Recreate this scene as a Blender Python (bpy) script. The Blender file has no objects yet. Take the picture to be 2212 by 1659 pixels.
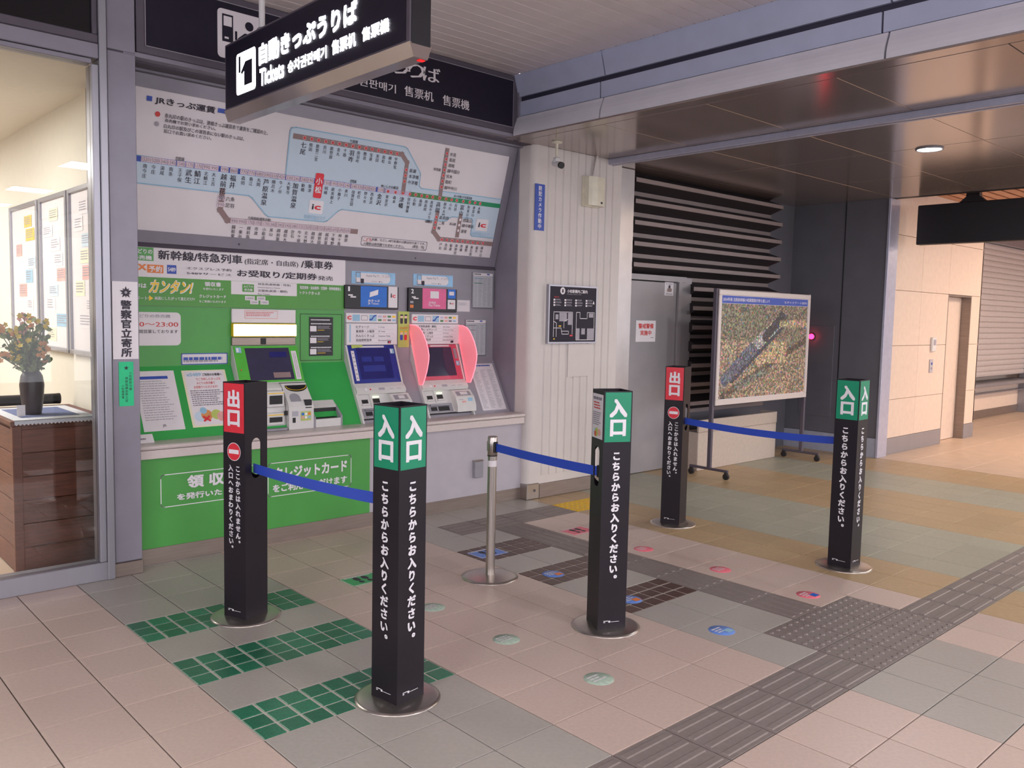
import bpy, math, random
from mathutils import Vector, Matrix
random.seed(7)

# ---------------------------------------------------------------- camera, world, exposure
IMG_W, IMG_H, F_PX = 2212.0, 1659.0, 1836.65
CAM = Vector((-1.37885, -4.90490, 1.57279))
YAW, PITCH, ROLL = math.radians(42.55998), math.radians(-4.65541), math.radians(1.20700)
_d = Vector((math.sin(YAW) * math.cos(PITCH), math.cos(YAW) * math.cos(PITCH), math.sin(PITCH)))
_r0 = Vector((math.cos(YAW), -math.sin(YAW), 0.0))
_u0 = _r0.cross(_d)
_r = _r0 * math.cos(ROLL) + _u0 * math.sin(ROLL)
_u = _u0 * math.cos(ROLL) - _r0 * math.sin(ROLL)
scene = bpy.context.scene
COL = scene.collection
cd = bpy.data.cameras.new('camera')
cam = bpy.data.objects.new('camera', cd)
COL.objects.link(cam)
cd.sensor_fit = 'HORIZONTAL'
cd.sensor_width = 36.0
cd.lens = 36.0 * F_PX / IMG_W
cd.clip_start, cd.clip_end = 0.05, 200
cam.matrix_world = Matrix(((_r.x, _u.x, -_d.x, CAM.x), (_r.y, _u.y, -_d.y, CAM.y), (_r.z, _u.z, -_d.z, CAM.z), (0, 0, 0, 1)))
scene.camera = cam

world = bpy.data.worlds.new('wide_station_hall')
scene.world = world
world.use_nodes = True
world.node_tree.nodes['Background'].inputs[0].default_value = (0.96, 0.93, 1.0, 1)
world.node_tree.nodes['Background'].inputs[1].default_value = 2.0
scene.view_settings.view_transform = 'Standard'
scene.view_settings.look = 'None'
scene.view_settings.gamma = 1.0
scene.view_settings.use_curve_mapping = False
scene.view_settings.exposure = 0.45
scene.cycles.max_bounces = 6
scene.cycles.diffuse_bounces = 3
scene.cycles.glossy_bounces = 3
scene.cycles.transmission_bounces = 3
scene.cycles.transparent_max_bounces = 6
scene.cycles.caustics_reflective = False
scene.cycles.caustics_refractive = False
scene.cycles.use_adaptive_sampling = True
scene.cycles.adaptive_threshold = 0.08

PANEL_POWER = 62.0       # radiance of the hall's ceiling panels
CORRIDOR_POWER = 56.0
STORE_POWER = 34.0

def lin(c):
    return tuple((v / 255 / 12.92) if v / 255 <= 0.04045 else ((v / 255 + 0.055) / 1.055) ** 2.4 for v in c)

# ---------------------------------------------------------------- materials
M = {}
def mat(name, rgb, rough=0.5, metal=0.0, var=0.06, scale=18.0, bump=0.0, bscale=120.0, emis=0.0, emis_rgb=None,
        obj_var=0.0, spec=0.5, stretch=None, coat=0.0, sampled=True):
    m = bpy.data.materials.new(name)
    m.use_nodes = True
    nt = m.node_tree
    b = nt.nodes['Principled BSDF']
    b.inputs['Roughness'].default_value = rough
    b.inputs['Metallic'].default_value = metal
    b.inputs['Specular IOR Level'].default_value = spec
    b.inputs['Coat Weight'].default_value = coat
    b.inputs['Coat Roughness'].default_value = 0.08
    c = lin(rgb)
    tc = nt.nodes.new('ShaderNodeTexCoord')
    src = tc.outputs['Object']
    if stretch:
        mp = nt.nodes.new('ShaderNodeMapping')
        mp.inputs['Scale'].default_value = stretch
        nt.links.new(src, mp.inputs['Vector'])
        src = mp.outputs['Vector']
    n = nt.nodes.new('ShaderNodeTexNoise')
    n.inputs['Scale'].default_value = scale
    n.inputs['Detail'].default_value = 4.0
    nt.links.new(src, n.inputs['Vector'])
    r = nt.nodes.new('ShaderNodeValToRGB')
    r.color_ramp.elements[0].position = 0.3
    r.color_ramp.elements[1].position = 0.7
    r.color_ramp.elements[0].color = tuple(max(0, v * (1 - var)) for v in c) + (1,)
    r.color_ramp.elements[1].color = tuple(min(1, v * (1 + var)) for v in c) + (1,)
    nt.links.new(n.outputs['Fac'], r.inputs['Fac'])
    out = r.outputs['Color']
    if obj_var:
        oi = nt.nodes.new('ShaderNodeObjectInfo')
        ma = nt.nodes.new('ShaderNodeMapRange')
        ma.inputs['To Min'].default_value = 1 - obj_var
        ma.inputs['To Max'].default_value = 1 + obj_var
        nt.links.new(oi.outputs['Random'], ma.inputs['Value'])
        hv = nt.nodes.new('ShaderNodeHueSaturation')
        nt.links.new(ma.outputs['Result'], hv.inputs['Value'])
        nt.links.new(out, hv.inputs['Color'])
        out = hv.outputs['Color']
    nt.links.new(out, b.inputs['Base Color'])
    if bump:
        n2 = nt.nodes.new('ShaderNodeTexNoise')
        n2.inputs['Scale'].default_value = bscale
        nt.links.new(src, n2.inputs['Vector'])
        bp = nt.nodes.new('ShaderNodeBump')
        bp.inputs['Strength'].default_value = bump
        bp.inputs['Distance'].default_value = 0.002
        nt.links.new(n2.outputs['Fac'], bp.inputs['Height'])
        nt.links.new(bp.outputs['Normal'], b.inputs['Normal'])
    if emis:
        b.inputs['Emission Color'].default_value = lin(emis_rgb or rgb) + (1,)
        b.inputs['Emission Strength'].default_value = emis
    if emis and not sampled:
        m.cycles.emission_sampling = 'NONE'
    M[name] = m
    return m

def glass_mat(name, tint, ior=1.45, rough=0.0):
    m = bpy.data.materials.new(name)
    m.use_nodes = True
    nt = m.node_tree
    nt.nodes.clear()
    o = nt.nodes.new('ShaderNodeOutputMaterial')
    t = nt.nodes.new('ShaderNodeBsdfTransparent')
    g = nt.nodes.new('ShaderNodeBsdfGlossy')
    fr = nt.nodes.new('ShaderNodeFresnel')
    mx = nt.nodes.new('ShaderNodeMixShader')
    fr.inputs['IOR'].default_value = ior
    t.inputs['Color'].default_value = tint + (1,)
    g.inputs['Roughness'].default_value = rough
    nt.links.new(fr.outputs[0], mx.inputs[0])
    nt.links.new(t.outputs[0], mx.inputs[1])
    nt.links.new(g.outputs[0], mx.inputs[2])
    nt.links.new(mx.outputs[0], o.inputs[0])
    M[name] = m
    return m

# ---------------------------------------------------------------- mesh builder
def tag(o, label=None, cat=None, group=None, kind=None):
    if label: o['label'] = label
    if cat: o['category'] = cat
    if group: o['group'] = group
    if kind: o['kind'] = kind
    return o

def root(name, loc, label=None, cat=None, group=None, rz=0.0, kind=None):
    o = bpy.data.objects.new(name, None)
    o.empty_display_size = 0.1
    COL.objects.link(o)
    o.location = loc
    o.rotation_euler = (0, 0, rz)
    return tag(o, label, cat, group, kind)

def origin_of(o):
    """world offset of a parent chain made of unrotated objects"""
    v = Vector((0, 0, 0))
    while o is not None:
        v += Vector(o.location)
        o = o.parent
    return v

class MB:
    def __init__(self):
        self.v, self.f, self.s = [], [], []
    def poly(self, pts, smooth=False):
        n = len(self.v)
        self.v += [tuple(q) for q in pts]
        self.f.append(tuple(range(n, n + len(pts))))
        self.s.append(smooth)
        return self
    def mesh(self, vs, fs, smooth=False):
        n = len(self.v)
        self.v += [tuple(q) for q in vs]
        self.f += [tuple(i + n for i in f) for f in fs]
        self.s += [smooth] * len(fs)
        return self
    def box(self, x0, x1, y0, y1, z0, z1):
        vs = [(x, y, z) for z in (z0, z1) for x, y in ((x0, y0), (x1, y0), (x1, y1), (x0, y1))]
        return self.mesh(vs, [(3, 2, 1, 0), (4, 5, 6, 7), (0, 1, 5, 4), (1, 2, 6, 5), (2, 3, 7, 6), (3, 0, 4, 7)])
    def bbox(self, x0, x1, y0, y1, z0, z1, c=0.004):
        """box with chamfered edges"""
        vs, idx = [], {}
        X, Y, Z = (x0, x1), (y0, y1), (z0, z1)
        for i in (0, 1):
            for j in (0, 1):
                for k in (0, 1):
                    for a in range(3):
                        q = [X[i], Y[j], Z[k]]
                        for b in range(3):
                            if b != a:
                                q[b] += c if (i, j, k)[b] == 0 else -c
                        idx[i, j, k, a] = len(vs)
                        vs.append(q)
        fs = []
        for a in range(3):
            b, d = (a + 1) % 3, (a + 2) % 3
            for s in (0, 1):
                ring = []
                for p, q in ((0, 0), (1, 0), (1, 1), (0, 1)):
                    t = [0, 0, 0]; t[a] = s; t[b] = p; t[d] = q
                    ring.append(idx[tuple(t) + (a,)])
                fs.append(tuple(ring) if s else tuple(ring[::-1]))
        for a in range(3):
            b, d = (a + 1) % 3, (a + 2) % 3
            for p in (0, 1):
                for q in (0, 1):
                    def K(s, ax):
                        t = [0, 0, 0]; t[a] = s; t[b] = p; t[d] = q
                        return idx[tuple(t) + (ax,)]
                    fc = (K(0, b), K(1, b), K(1, d), K(0, d))
                    fs.append(fc if (p + q) % 2 else fc[::-1])
        for i in (0, 1):
            for j in (0, 1):
                for k in (0, 1):
                    fc = tuple(idx[i, j, k, a] for a in range(3))
                    fs.append(fc if (i + j + k) % 2 else fc[::-1])
        return self.mesh(vs, fs)
    def prism(self, prof, x0, x1, axis='x'):
        """profile of (y,z) extruded along x (axis='x'), (x,z) along y, or (x,y) along z"""
        n = len(prof)
        def P(a, q):
            return (a, q[0], q[1]) if axis == 'x' else ((q[0], a, q[1]) if axis == 'y' else (q[0], q[1], a))
        vs = [P(x0, q) for q in prof] + [P(x1, q) for q in prof]
        fs = [tuple(range(n)), tuple(range(2 * n - 1, n - 1, -1))]
        fs += [(i, i + n, (i + 1) % n + n, (i + 1) % n) for i in range(n)]
        return self.mesh(vs, fs)
    def tube(self, pts, r, n=10, cap=True, smooth=True):
        pts = [Vector(q) for q in pts]
        rs = r if isinstance(r, (list, tuple)) else [r] * len(pts)
        rings = []
        up = None
        for i, q in enumerate(pts):
            t = (pts[min(i + 1, len(pts) - 1)] - pts[max(i - 1, 0)]).normalized()
            if up is None:
                up = Vector((0, 0, 1)) if abs(t.z) < 0.9 else Vector((1, 0, 0))
            a = t.cross(up).normalized()
            b = a.cross(t).normalized()
            up = b
            rings.append([q + (a * math.cos(2 * math.pi * k / n) + b * math.sin(2 * math.pi * k / n)) * rs[i] for k in range(n)])
        vs = [w for R in rings for w in R]
        fs = []
        for i in range(len(rings) - 1):
            for k in range(n):
                fs.append((i * n + k, i * n + (k + 1) % n, (i + 1) * n + (k + 1) % n, (i + 1) * n + k))
        self.mesh(vs, fs, smooth)
        if cap:
            self.poly(rings[0][::-1]); self.poly(rings[-1])
        return self
    def lathe(self, prof, c=(0, 0, 0), n=32, smooth=True, caps=True):
        vs, fs = [], []
        for (r, z) in prof:
            for k in range(n):
                a = 2 * math.pi * k / n
                vs.append((c[0] + r * math.cos(a), c[1] + r * math.sin(a), c[2] + z))
        for i in range(len(prof) - 1):
            for k in range(n):
                fs.append((i * n + k, i * n + (k + 1) % n, (i + 1) * n + (k + 1) % n, (i + 1) * n + k))
        self.mesh(vs, fs, smooth)
        for i, rev in ((0, True), (len(prof) - 1, False)):
            if caps and prof[i][0] > 1e-5:
                ring = vs[i * n:(i + 1) * n]
                self.poly(ring[::-1] if rev else ring)
        return self
    def data(self, name, off=Vector((0, 0, 0))):
        me = bpy.data.meshes.new(name)
        me.from_pydata([(a - off.x, b - off.y, c - off.z) for a, b, c in self.v], [], self.f)
        me.polygons.foreach_set('use_smooth', self.s)
        me.update()
        return me
    def build(self, name, m, parent=None, label=None, cat=None, group=None, kind=None, local=False):
        if parent is not None:
            off = Vector((0, 0, 0)) if local else origin_of(parent)
            loc = (0, 0, 0)
        else:
            xs, ys, zs = zip(*self.v)
            off = Vector(((min(xs) + max(xs)) / 2, (min(ys) + max(ys)) / 2, min(zs)))
            loc = off
        o = bpy.data.objects.new(name, self.data(name, off))
        o.data.materials.append(M[m])
        COL.objects.link(o)
        o.location = loc
        if parent is not None:
            o.parent = parent
        return tag(o, label, cat, group, kind)

def put(name, mesh, loc, parent, m=None):
    """a further piece that shares mesh data"""
    o = bpy.data.objects.new(name, mesh)
    COL.objects.link(o)
    o.location = Vector(loc) - origin_of(parent)
    o.parent = parent
    return o

# ---------------------------------------------------------------- from picture measurements to places on known planes
def ray(x, y):
    return _r * ((x - IMG_W / 2) / F_PX) - _u * ((y - IMG_H / 2) / F_PX) + _d

# ---------------------------------------------------------------- lettering
_fc = bpy.data.curves.new('lettering_source', 'FONT')
_fo = bpy.data.objects.new('lettering_source', _fc)
COL.objects.link(_fo)
_cache = {}
def glyphs(s, bold=0.0):
    if bold:
        vs, fs, (a, b, c, d) = glyphs(s)
        V, G = [], []
        for (dx, dy) in ([(-1, -1), (0, -1), (1, -1), (-1, 0), (1, 0), (-1, 1), (0, 1), (1, 1)] if bold >= 0.032 else ([(-1, -1), (1, -1), (-1, 1), (1, 1)] if bold >= 0.018 else [(-1, 0), (1, 0)])):
            n = len(V)
            V += [(x + dx * bold, y + dy * bold, z + 0.00022 * (len(V) // max(1, len(vs)))) for x, y, z in vs]
            G += [tuple(i + n for i in f) for f in fs]
        return V, G, (a - bold, b + bold, c - bold, d + bold)
    key = (s, bold)
    if key not in _cache:
        _fc.body = s
        _fc.size = 1.0
        _fc.resolution_u = 2
        _fc.fill_mode = 'FRONT'
        dg = bpy.context.evaluated_depsgraph_get()
        dg.update()
        ev = _fo.evaluated_get(dg)
        me = ev.to_mesh()
        vs = [(q.co.x, q.co.y, 0.0) for q in me.vertices]
        fs = [tuple(q.vertices) for q in me.polygons]
        ev.to_mesh_clear()
        if not vs:
            vs, fs = [(0, 0, 0), (0.5, 0, 0), (0.5, 0.01, 0)], []
        xs, ys = [q[0] for q in vs], [q[1] for q in vs]
        _cache[key] = (vs, fs, (min(xs), max(xs), min(ys), max(ys)))
    return _cache[key]

class Board:
    """a flat surface at O with unit axes U (right) and V (up); print lies on it in thin layers"""
    def __init__(self, O, U=(1, 0, 0), V=(0, 0, 1), lift=0.0012):
        self.O, self.U, self.V = Vector(O), Vector(U).normalized(), Vector(V).normalized()
        self.N = self.U.cross(self.V).normalized()
        self.lift = lift
        self.parts = {}
    def px(self, x, y):
        d = ray(x, y)
        t = (self.O - CAM).dot(self.N) / d.dot(self.N)
        q = CAM + d * t - self.O
        return q.dot(self.U), q.dot(self.V)
    def pxs(self, pts):
        return [self.px(*q) for q in pts]
    def at(self, u, v, h=0.0):
        return self.O + self.U * u + self.V * v + self.N * h
    def mb(self, part, m):
        return self.parts.setdefault((part, m), MB())
    def poly(self, part, m, pts, layer=1):
        self.mb(part, m).poly([self.at(u, v, self.lift * layer) for u, v in pts])
    def rect(self, part, m, u0, v0, u1, v1, layer=1):
        if u0 > u1: u0, u1 = u1, u0
        if v0 > v1: v0, v1 = v1, v0
        self.poly(part, m, [(u0, v0), (u1, v0), (u1, v1), (u0, v1)], layer)
    def rpx(self, part, m, x0, y0, x1, y1, layer=1):
        a, b = self.px(x0, y0), self.px(x1, y1)
        self.rect(part, m, a[0], a[1], b[0], b[1], layer)
    def round(self, part, m, u0, v0, u1, v1, r, layer=1, n=5):
        if u0 > u1: u0, u1 = u1, u0
        if v0 > v1: v0, v1 = v1, v0
        pts = []
        for cx, cy, a0 in ((u1 - r, v0 + r, -90), (u1 - r, v1 - r, 0), (u0 + r, v1 - r, 90), (u0 + r, v0 + r, 180)):
            for k in range(n + 1):
                a = math.radians(a0 + 90 * k / n)
                pts.append((cx + r * math.cos(a), cy + r * math.sin(a)))
        self.poly(part, m, pts, layer)
        return pts
    def disc(self, part, m, u, v, r, layer=1, n=20, ry=None):
        self.poly(part, m, [(u + r * math.cos(2 * math.pi * k / n), v + (ry or r) * math.sin(2 * math.pi * k / n)) for k in range(n)], layer)
    def stroke(self, part, m, pts, w, layer=1, closed=False):
        if closed:
            pts = list(pts) + [pts[0]]
        for (a, b) in zip(pts[:-1], pts[1:]):
            dx, dy = b[0] - a[0], b[1] - a[1]
            L = math.hypot(dx, dy)
            if L < 1e-6: continue
            ex, ey = dx / L * w / 2, dy / L * w / 2
            self.poly(part, m, [(a[0] - ex + ey, a[1] - ey - ex), (b[0] + ex + ey, b[1] + ey - ex),
                                (b[0] + ex - ey, b[1] + ey + ex), (a[0] - ex - ey, a[1] - ey + ex)], layer)
    def text(self, part, m, s, u0, v0, u1, v1, layer=2, bold=0.0, keep=False):
        """fit the string into the box; keep=True keeps the letters' own proportion (height rules)"""
        vs, fs, (a, b, c, d) = glyphs(s, bold)
        if u0 > u1: u0, u1 = u1, u0
        if v0 > v1: v0, v1 = v1, v0
        sx, sy = (u1 - u0) / max(b - a, 1e-6), (v1 - v0) / max(d - c, 1e-6)
        if keep: sx = min(sx, sy)
        self.mb(part, m).mesh([self.at(u0 + (x - a) * sx, v0 + (y - c) * sy, self.lift * layer + z) for x, y, z in vs], fs)
    def tpx(self, part, m, s, x0, y0, x1, y1, layer=2, bold=0.0):
        a, b = self.px(x0, y0), self.px(x1, y1)
        self.text(part, m, s, a[0], a[1], b[0], b[1], layer, bold)
    def line(self, part, m, s, u, v, h, layer=2, bold=0.0, w=1.0, center=False):
        """string with em height h, baseline-left at (u,v), width factor w"""
        vs, fs, (a, b, c, d) = glyphs(s, bold)
        if center: u -= (a + b) / 2 * h * w
        self.mb(part, m).mesh([self.at(u + x * h * w, v + y * h, self.lift * layer + z) for x, y, z in vs], fs)
    def vert(self, part, m, s, uc, vtop, cell, size=None, layer=2, bold=0.0, w=1.0):
        """characters one under the other, centred at uc, first cell starting at vtop"""
        size = size or cell * 0.92
        for k, ch in enumerate(s):
            if ch == ' ': continue
            vs, fs, (a, b, c, d) = glyphs(ch, bold)
            v0 = vtop - (k + 1) * cell + (cell - size) / 2
            if ch in '。、':
                cx, cy = 0.5 * (a + b) - 0.62, 0.5 * (c + d) - 0.62     # upper right of its cell
                self.mb(part, m).mesh([self.at(uc + (x - 0.5 * (a + b) + 0.27) * size * w, v0 + (y - 0.5 * (c + d) + 0.75) * size, self.lift * layer + z) for x, y, z in vs], fs)
            elif ch in 'ー〜':
                self.mb(part, m).mesh([self.at(uc + (y - 0.5 * (c + d)) * size * w, v0 + (0.38 - (x - 0.5)) * size, self.lift * layer + z) for x, y, z in vs], [f[::-1] for f in fs])
            else:
                self.mb(part, m).mesh([self.at(uc + (x - 0.5) * size * w, v0 + (y + 0.12) * size, self.lift * layer + z) for x, y, z in vs], fs)
    def scribble(self, part, m, u0, v0, u1, v1, rows, layer=2, fill=0.45, seed=0, jag=0.3):
        """rows of tiny dashes for print too small to read"""
        rnd = random.Random(seed)
        if u0 > u1: u0, u1 = u1, u0
        if v0 > v1: v0, v1 = v1, v0
        h = (v1 - v0) / rows
        for k in range(rows):
            u, e = u0, u1 - (u1 - u0) * jag * rnd.random()
            while u < e:
                l = h * rnd.uniform(0.5, 1.6)
                self.rect(part, m, u, v1 - k * h - h * fill, min(u + l, e), v1 - k * h, layer)
                u += l + h * 0.22
    def flush(self, parent, local=False):
        out = []
        for (part, m), mb in self.parts.items():
            out.append(mb.build(part, m, parent, local=local, kind='stuff'))
        self.parts = {}
        return out

class Wall(Board):
    """board on a vertical plane facing -y; u = x and v = z directly"""
    def __init__(self, y, lift=0.0012):
        super().__init__((0, y, 0), (1, 0, 0), (0, 0, 1), lift)

# ---------------------------------------------------------------- material library
mat('grout_light', (196, 190, 180), 0.8, var=0.1)
mat('grout', (84, 75, 72), 0.8, var=0.1)
mat('tile_pink', (202, 180, 169), 0.38, var=0.05, scale=60, bump=0.06, bscale=300, obj_var=0.035)
mat('tile_grey', (173, 166, 159), 0.38, var=0.05, scale=50, bump=0.06, bscale=300, obj_var=0.03)
mat('tile_orange', (180, 153, 118), 0.4, var=0.07, scale=30, bump=0.06, bscale=300, obj_var=0.05)
mat('tile_sage', (166, 163, 146), 0.4, var=0.06, scale=30, bump=0.06, bscale=300, obj_var=0.04)
mat('tile_dark', (130, 119, 115), 0.5, var=0.08, scale=40, bump=0.1, bscale=260, obj_var=0.04)
mat('tile_yellow', (226, 180, 30), 0.45, var=0.06, scale=40, obj_var=0.02)
mat('mosaic_green', (40, 112, 84), 0.3, var=0.35, scale=90, obj_var=0.2)
mat('mosaic_brown', (84, 60, 54), 0.4, var=0.15, scale=80, obj_var=0.1)
mat('floor_corridor', (205, 180, 160), 0.4, var=0.06, scale=6, obj_var=0.04)
mat('ceiling_white', (240, 230, 232), 0.55, var=0.03, scale=5, obj_var=0.02)
mat('ceiling_gap', (120, 112, 116), 0.8)
mat('beam_blue', (188, 194, 220), 0.4, metal=0.1, var=0.04, scale=6)
mat('beam_white', (220, 218, 228), 0.3, metal=0.1, var=0.03, scale=6)
mat('beam_slot', (48, 46, 66), 0.6)
mat('soffit_metal', (168, 154, 150), 0.16, metal=0.6, var=0.04, scale=4)
mat('steel_jamb', (170, 164, 162), 0.3, metal=0.8, var=0.05, scale=6)
mat('rail_blue', (186, 186, 206), 0.35, metal=0.3)
mat('wall_cream', (214, 206, 202), 0.55, var=0.03, scale=7, obj_var=0.015)
mat('grey_panel', (150, 146, 156), 0.5, var=0.04, scale=10)
mat('grey_light', (186, 180, 188), 0.5, var=0.04, scale=8)
mat('grey_frame', (140, 136, 148), 0.38, metal=0.2, var=0.04, scale=12)
mat('grey_dark', (88, 80, 92), 0.5, var=0.05)
mat('alu', (160, 159, 168), 0.32, metal=0.55, var=0.04, scale=8, stretch=(1, 1, 0.1))
mat('green_panel', (78, 160, 74), 0.4, var=0.04, scale=5)
mat('green_gloss', (56, 164, 80), 0.22, var=0.04, scale=5)
mat('green_banner', (84, 154, 66), 0.45, var=0.03, scale=8)
mat('steel', (186, 178, 172), 0.28, metal=0.95, var=0.06, scale=14, stretch=(8, 8, 0.6))
mat('steel_skirt', (150, 136, 128), 0.4, metal=0.7, var=0.1, scale=9, stretch=(0.5, 0.5, 6))
mat('counter_stone', (212, 200, 196), 0.32, var=0.03, scale=40)
mat('black_plain', (24, 22, 30), 0.45, var=0.1)
mat('black_sign', (36, 31, 46), 0.45, var=0.08, spec=0.2)
mat('black_glass', (14, 12, 18), 0.08, var=0.05)
mat('pylon_black', (34, 29, 36), 0.4, var=0.12, scale=6, spec=0.3)
mat('white_print', (236, 233, 238), 0.5, var=0.02)
mat('white_panel', (228, 222, 226), 0.4, var=0.02, scale=6)
mat('white_plastic', (222, 220, 220), 0.4, var=0.03)
mat('sign_green', (14, 142, 104), 0.35, var=0.04)
mat('sign_red', (226, 50, 66), 0.35, var=0.04)
mat('ink', (52, 46, 60), 0.6)
mat('ink_soft', (130, 124, 136), 0.6)
mat('ink_red', (214, 74, 74), 0.6)
mat('ink_blue', (56, 84, 178), 0.5)
mat('ink_grey', (168, 162, 172), 0.6)
mat('map_blue', (198, 216, 232), 0.45, var=0.01)
mat('map_edge', (150, 192, 218), 0.45)
mat('map_brown', (146, 122, 122), 0.5)
mat('map_lilac', (196, 186, 214), 0.5)
mat('map_green', (82, 134, 74), 0.5)
mat('map_teal', (36, 144, 98), 0.5)
mat('map_price', (226, 206, 216), 0.5)
mat('belt_blue', (44, 78, 194), 0.6, var=0.06, scale=200)
mat('louvre_bar', (146, 131, 129), 0.5, var=0.06, scale=6, obj_var=0.04)
mat('louvre_dark', (44, 36, 40), 0.7)
mat('door_grey', (158, 153, 156), 0.45, metal=0.2, var=0.06, scale=4)
mat('alcove_dark', (102, 101, 109), 0.4, var=0.08, scale=3)
mat('alcove_base', (168, 170, 186), 0.4)
mat('plinth_stone', (196, 180, 168), 0.6, var=0.05, scale=30)
mat('beige_stone', (226, 204, 188), 0.5, var=0.04, scale=14, obj_var=0.02)
mat('wood_ceiling', (196, 142, 108), 0.5, var=0.1, scale=10, stretch=(0.4, 6, 1), obj_var=0.08)
mat('shutter', (214, 206, 206), 0.35, metal=0.4, var=0.04, obj_var=0.02)
mat('wood_red', (110, 62, 46), 0.5, var=0.25, scale=9, stretch=(1, 1, 9), obj_var=0.12)
mat('cloth_white', (222, 222, 230), 0.8, var=0.05, scale=60)
mat('cloth_blue', (108, 118, 160), 0.8, var=0.05)
mat('vase_dark', (52, 42, 48), 0.4, var=0.15)
mat('leaf', (112, 128, 72), 0.6, var=0.2, scale=30)
mat('petal_yellow', (222, 190, 60), 0.6, var=0.15)
mat('petal_pink', (226, 168, 160), 0.6, var=0.15)
mat('petal_orange', (216, 150, 92), 0.6, var=0.15)
mat('stem', (92, 92, 62), 0.6)
mat('store_white', (232, 226, 214), 0.6, var=0.02)
mat('screen_dark', (60, 57, 82), 0.12, var=0.06)
mat('screen_blue', (40, 42, 112), 0.12, var=0.1)
mat('bezel_blue', (34, 48, 140), 0.4)
mat('bezel_pink', (214, 84, 110), 0.4)
mat('bezel_green', (86, 184, 66), 0.4)
mat('machine_white', (214, 212, 210), 0.4, var=0.03)
mat('machine_grey', (150, 148, 156), 0.45)
mat('slot_black', (20, 18, 22), 0.5)
mat('mint', (44, 204, 140), 0.6)
mat('paper', (228, 222, 226), 0.7, var=0.02)
mat('paper_yellow', (232, 226, 196), 0.7, var=0.02)
mat('lime', (186, 200, 106), 0.6)
mat('sky_ad', (150, 196, 232), 0.5, var=0.12, scale=9)
mat('tag_blue', (30, 110, 208), 0.45)
mat('tag_pink', (226, 100, 150), 0.45)
mat('orange_print', (232, 130, 60), 0.5)
mat('yellow_print', (250, 206, 50), 0.5)
mat('skin_print', (236, 206, 180), 0.6)
mat('cream_box', (222, 216, 196), 0.3)
mat('rubber', (40, 36, 38), 0.7)
mat('lamp_lit', (255, 250, 250), 0.4, emis=PANEL_POWER, emis_rgb=(255, 250, 252))
mat('store_lit', (255, 255, 250), 0.4, emis=STORE_POWER, emis_rgb=(255, 252, 244))
mat('corridor_lit', (255, 240, 225), 0.4, emis=CORRIDOR_POWER, emis_rgb=(255, 232, 208))
mat('downlight_lit', (255, 255, 250), 0.4, emis=180.0, emis_rgb=(246, 252, 255))
mat('sign_lit', (255, 255, 255), 0.4, emis=2.6, emis_rgb=(250, 248, 255), sampled=False)
mat('display_lit', (255, 255, 240), 0.4, emis=2.2, emis_rgb=(255, 255, 236), sampled=False)
mat('alarm_lit', (255, 30, 60), 0.4, emis=12.0, emis_rgb=(255, 24, 60), sampled=False)
mat('slot_lit', (230, 255, 190), 0.4, emis=1.6, emis_rgb=(228, 255, 184), sampled=False)
mat('wing_edge', (255, 150, 160), 0.3, emis=2.2, emis_rgb=(255, 96, 112), sampled=False)
mat('red_mark', (220, 30, 30), 0.4, emis=0.6, emis_rgb=(255, 20, 20), sampled=False)
glass_mat('glass', (0.97, 0.98, 0.98))
glass_mat('acrylic', (0.96, 0.97, 0.98), 1.3)

# glowing pink acrylic of the privacy wings: translucent body lit from its edges
m = bpy.data.materials.new('wing_pink'); m.use_nodes = True
nt = m.node_tree; b = nt.nodes['Principled BSDF']
b.inputs['Base Color'].default_value = lin((238, 190, 196)) + (1,)
b.inputs['Roughness'].default_value = 0.3
b.inputs['Alpha'].default_value = 0.86
b.inputs['Emission Color'].default_value = lin((255, 90, 112)) + (1,)
b.inputs['Emission Strength'].default_value = 0.26
m.cycles.emission_sampling = 'NONE'
M['wing_pink'] = m

# ---------------------------------------------------------------- main planes of the place (metres)
Z_CEIL = 3.46      # slatted hall ceiling
Z_SOF = 2.98       # metal soffit
Y_FAC = 0.20       # store front and header sign
Y_PIL = 0.26       # ribbed pillar front
Y_LOW = 0.338      # wall under the counter
Y_WALL = 0.72      # wall behind the machines
X_SIDE = 3.545     # side of the machine recess
Z_CNT = 0.741      # counter top
T = 0.3            # floor tile

# ---------------------------------------------------------------- floor
floor = MB().box(-9, 8.38, -14, 0.9, -0.12, -0.006).build('floor', 'grout', kind='structure')
MB().box(3.602, 8.38, -13, 0.9, -.007, -.0045).build('mortar_bed', 'grout_light', floor)
def tile_kind(i, j):
    if j == -11:
        return 'dots' if 8 <= i <= 10 else 'bars_x'
    if j == -10 and 8 <= i <= 10: return 'dots'
    if i == 9 and -9 <= j <= -2: return 'bars_y'
    if j == -1 and 8 <= i <= 11: return 'bars_x'
    if j == -1 and i in (12, 13): return 'yellow'
    if i < 0 or (j < -13 and i <= 11): return 'tile_pink'
    if i <= 2:
        return 'green' if j in (-3, -5, -7) else ('tile_grey' if j > -11 else 'tile_pink')
    if i <= 6: return 'tile_pink'
    if i <= 8 or (i == 9 and j < -11):
        return 'brown' if (j in (-3, -5, -7) and i <= 8) else 'tile_grey'
    if i <= 11: return 'tile_pink' if not (j >= 0) else 'tile_grey'
    if i <= 13: return 'tile_orange'
    if i <= 17: return 'tile_sage'
    if i <= 21: return 'tile_orange'
    if i <= 24: return 'tile_sage'
    return 'tile_orange'
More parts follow.
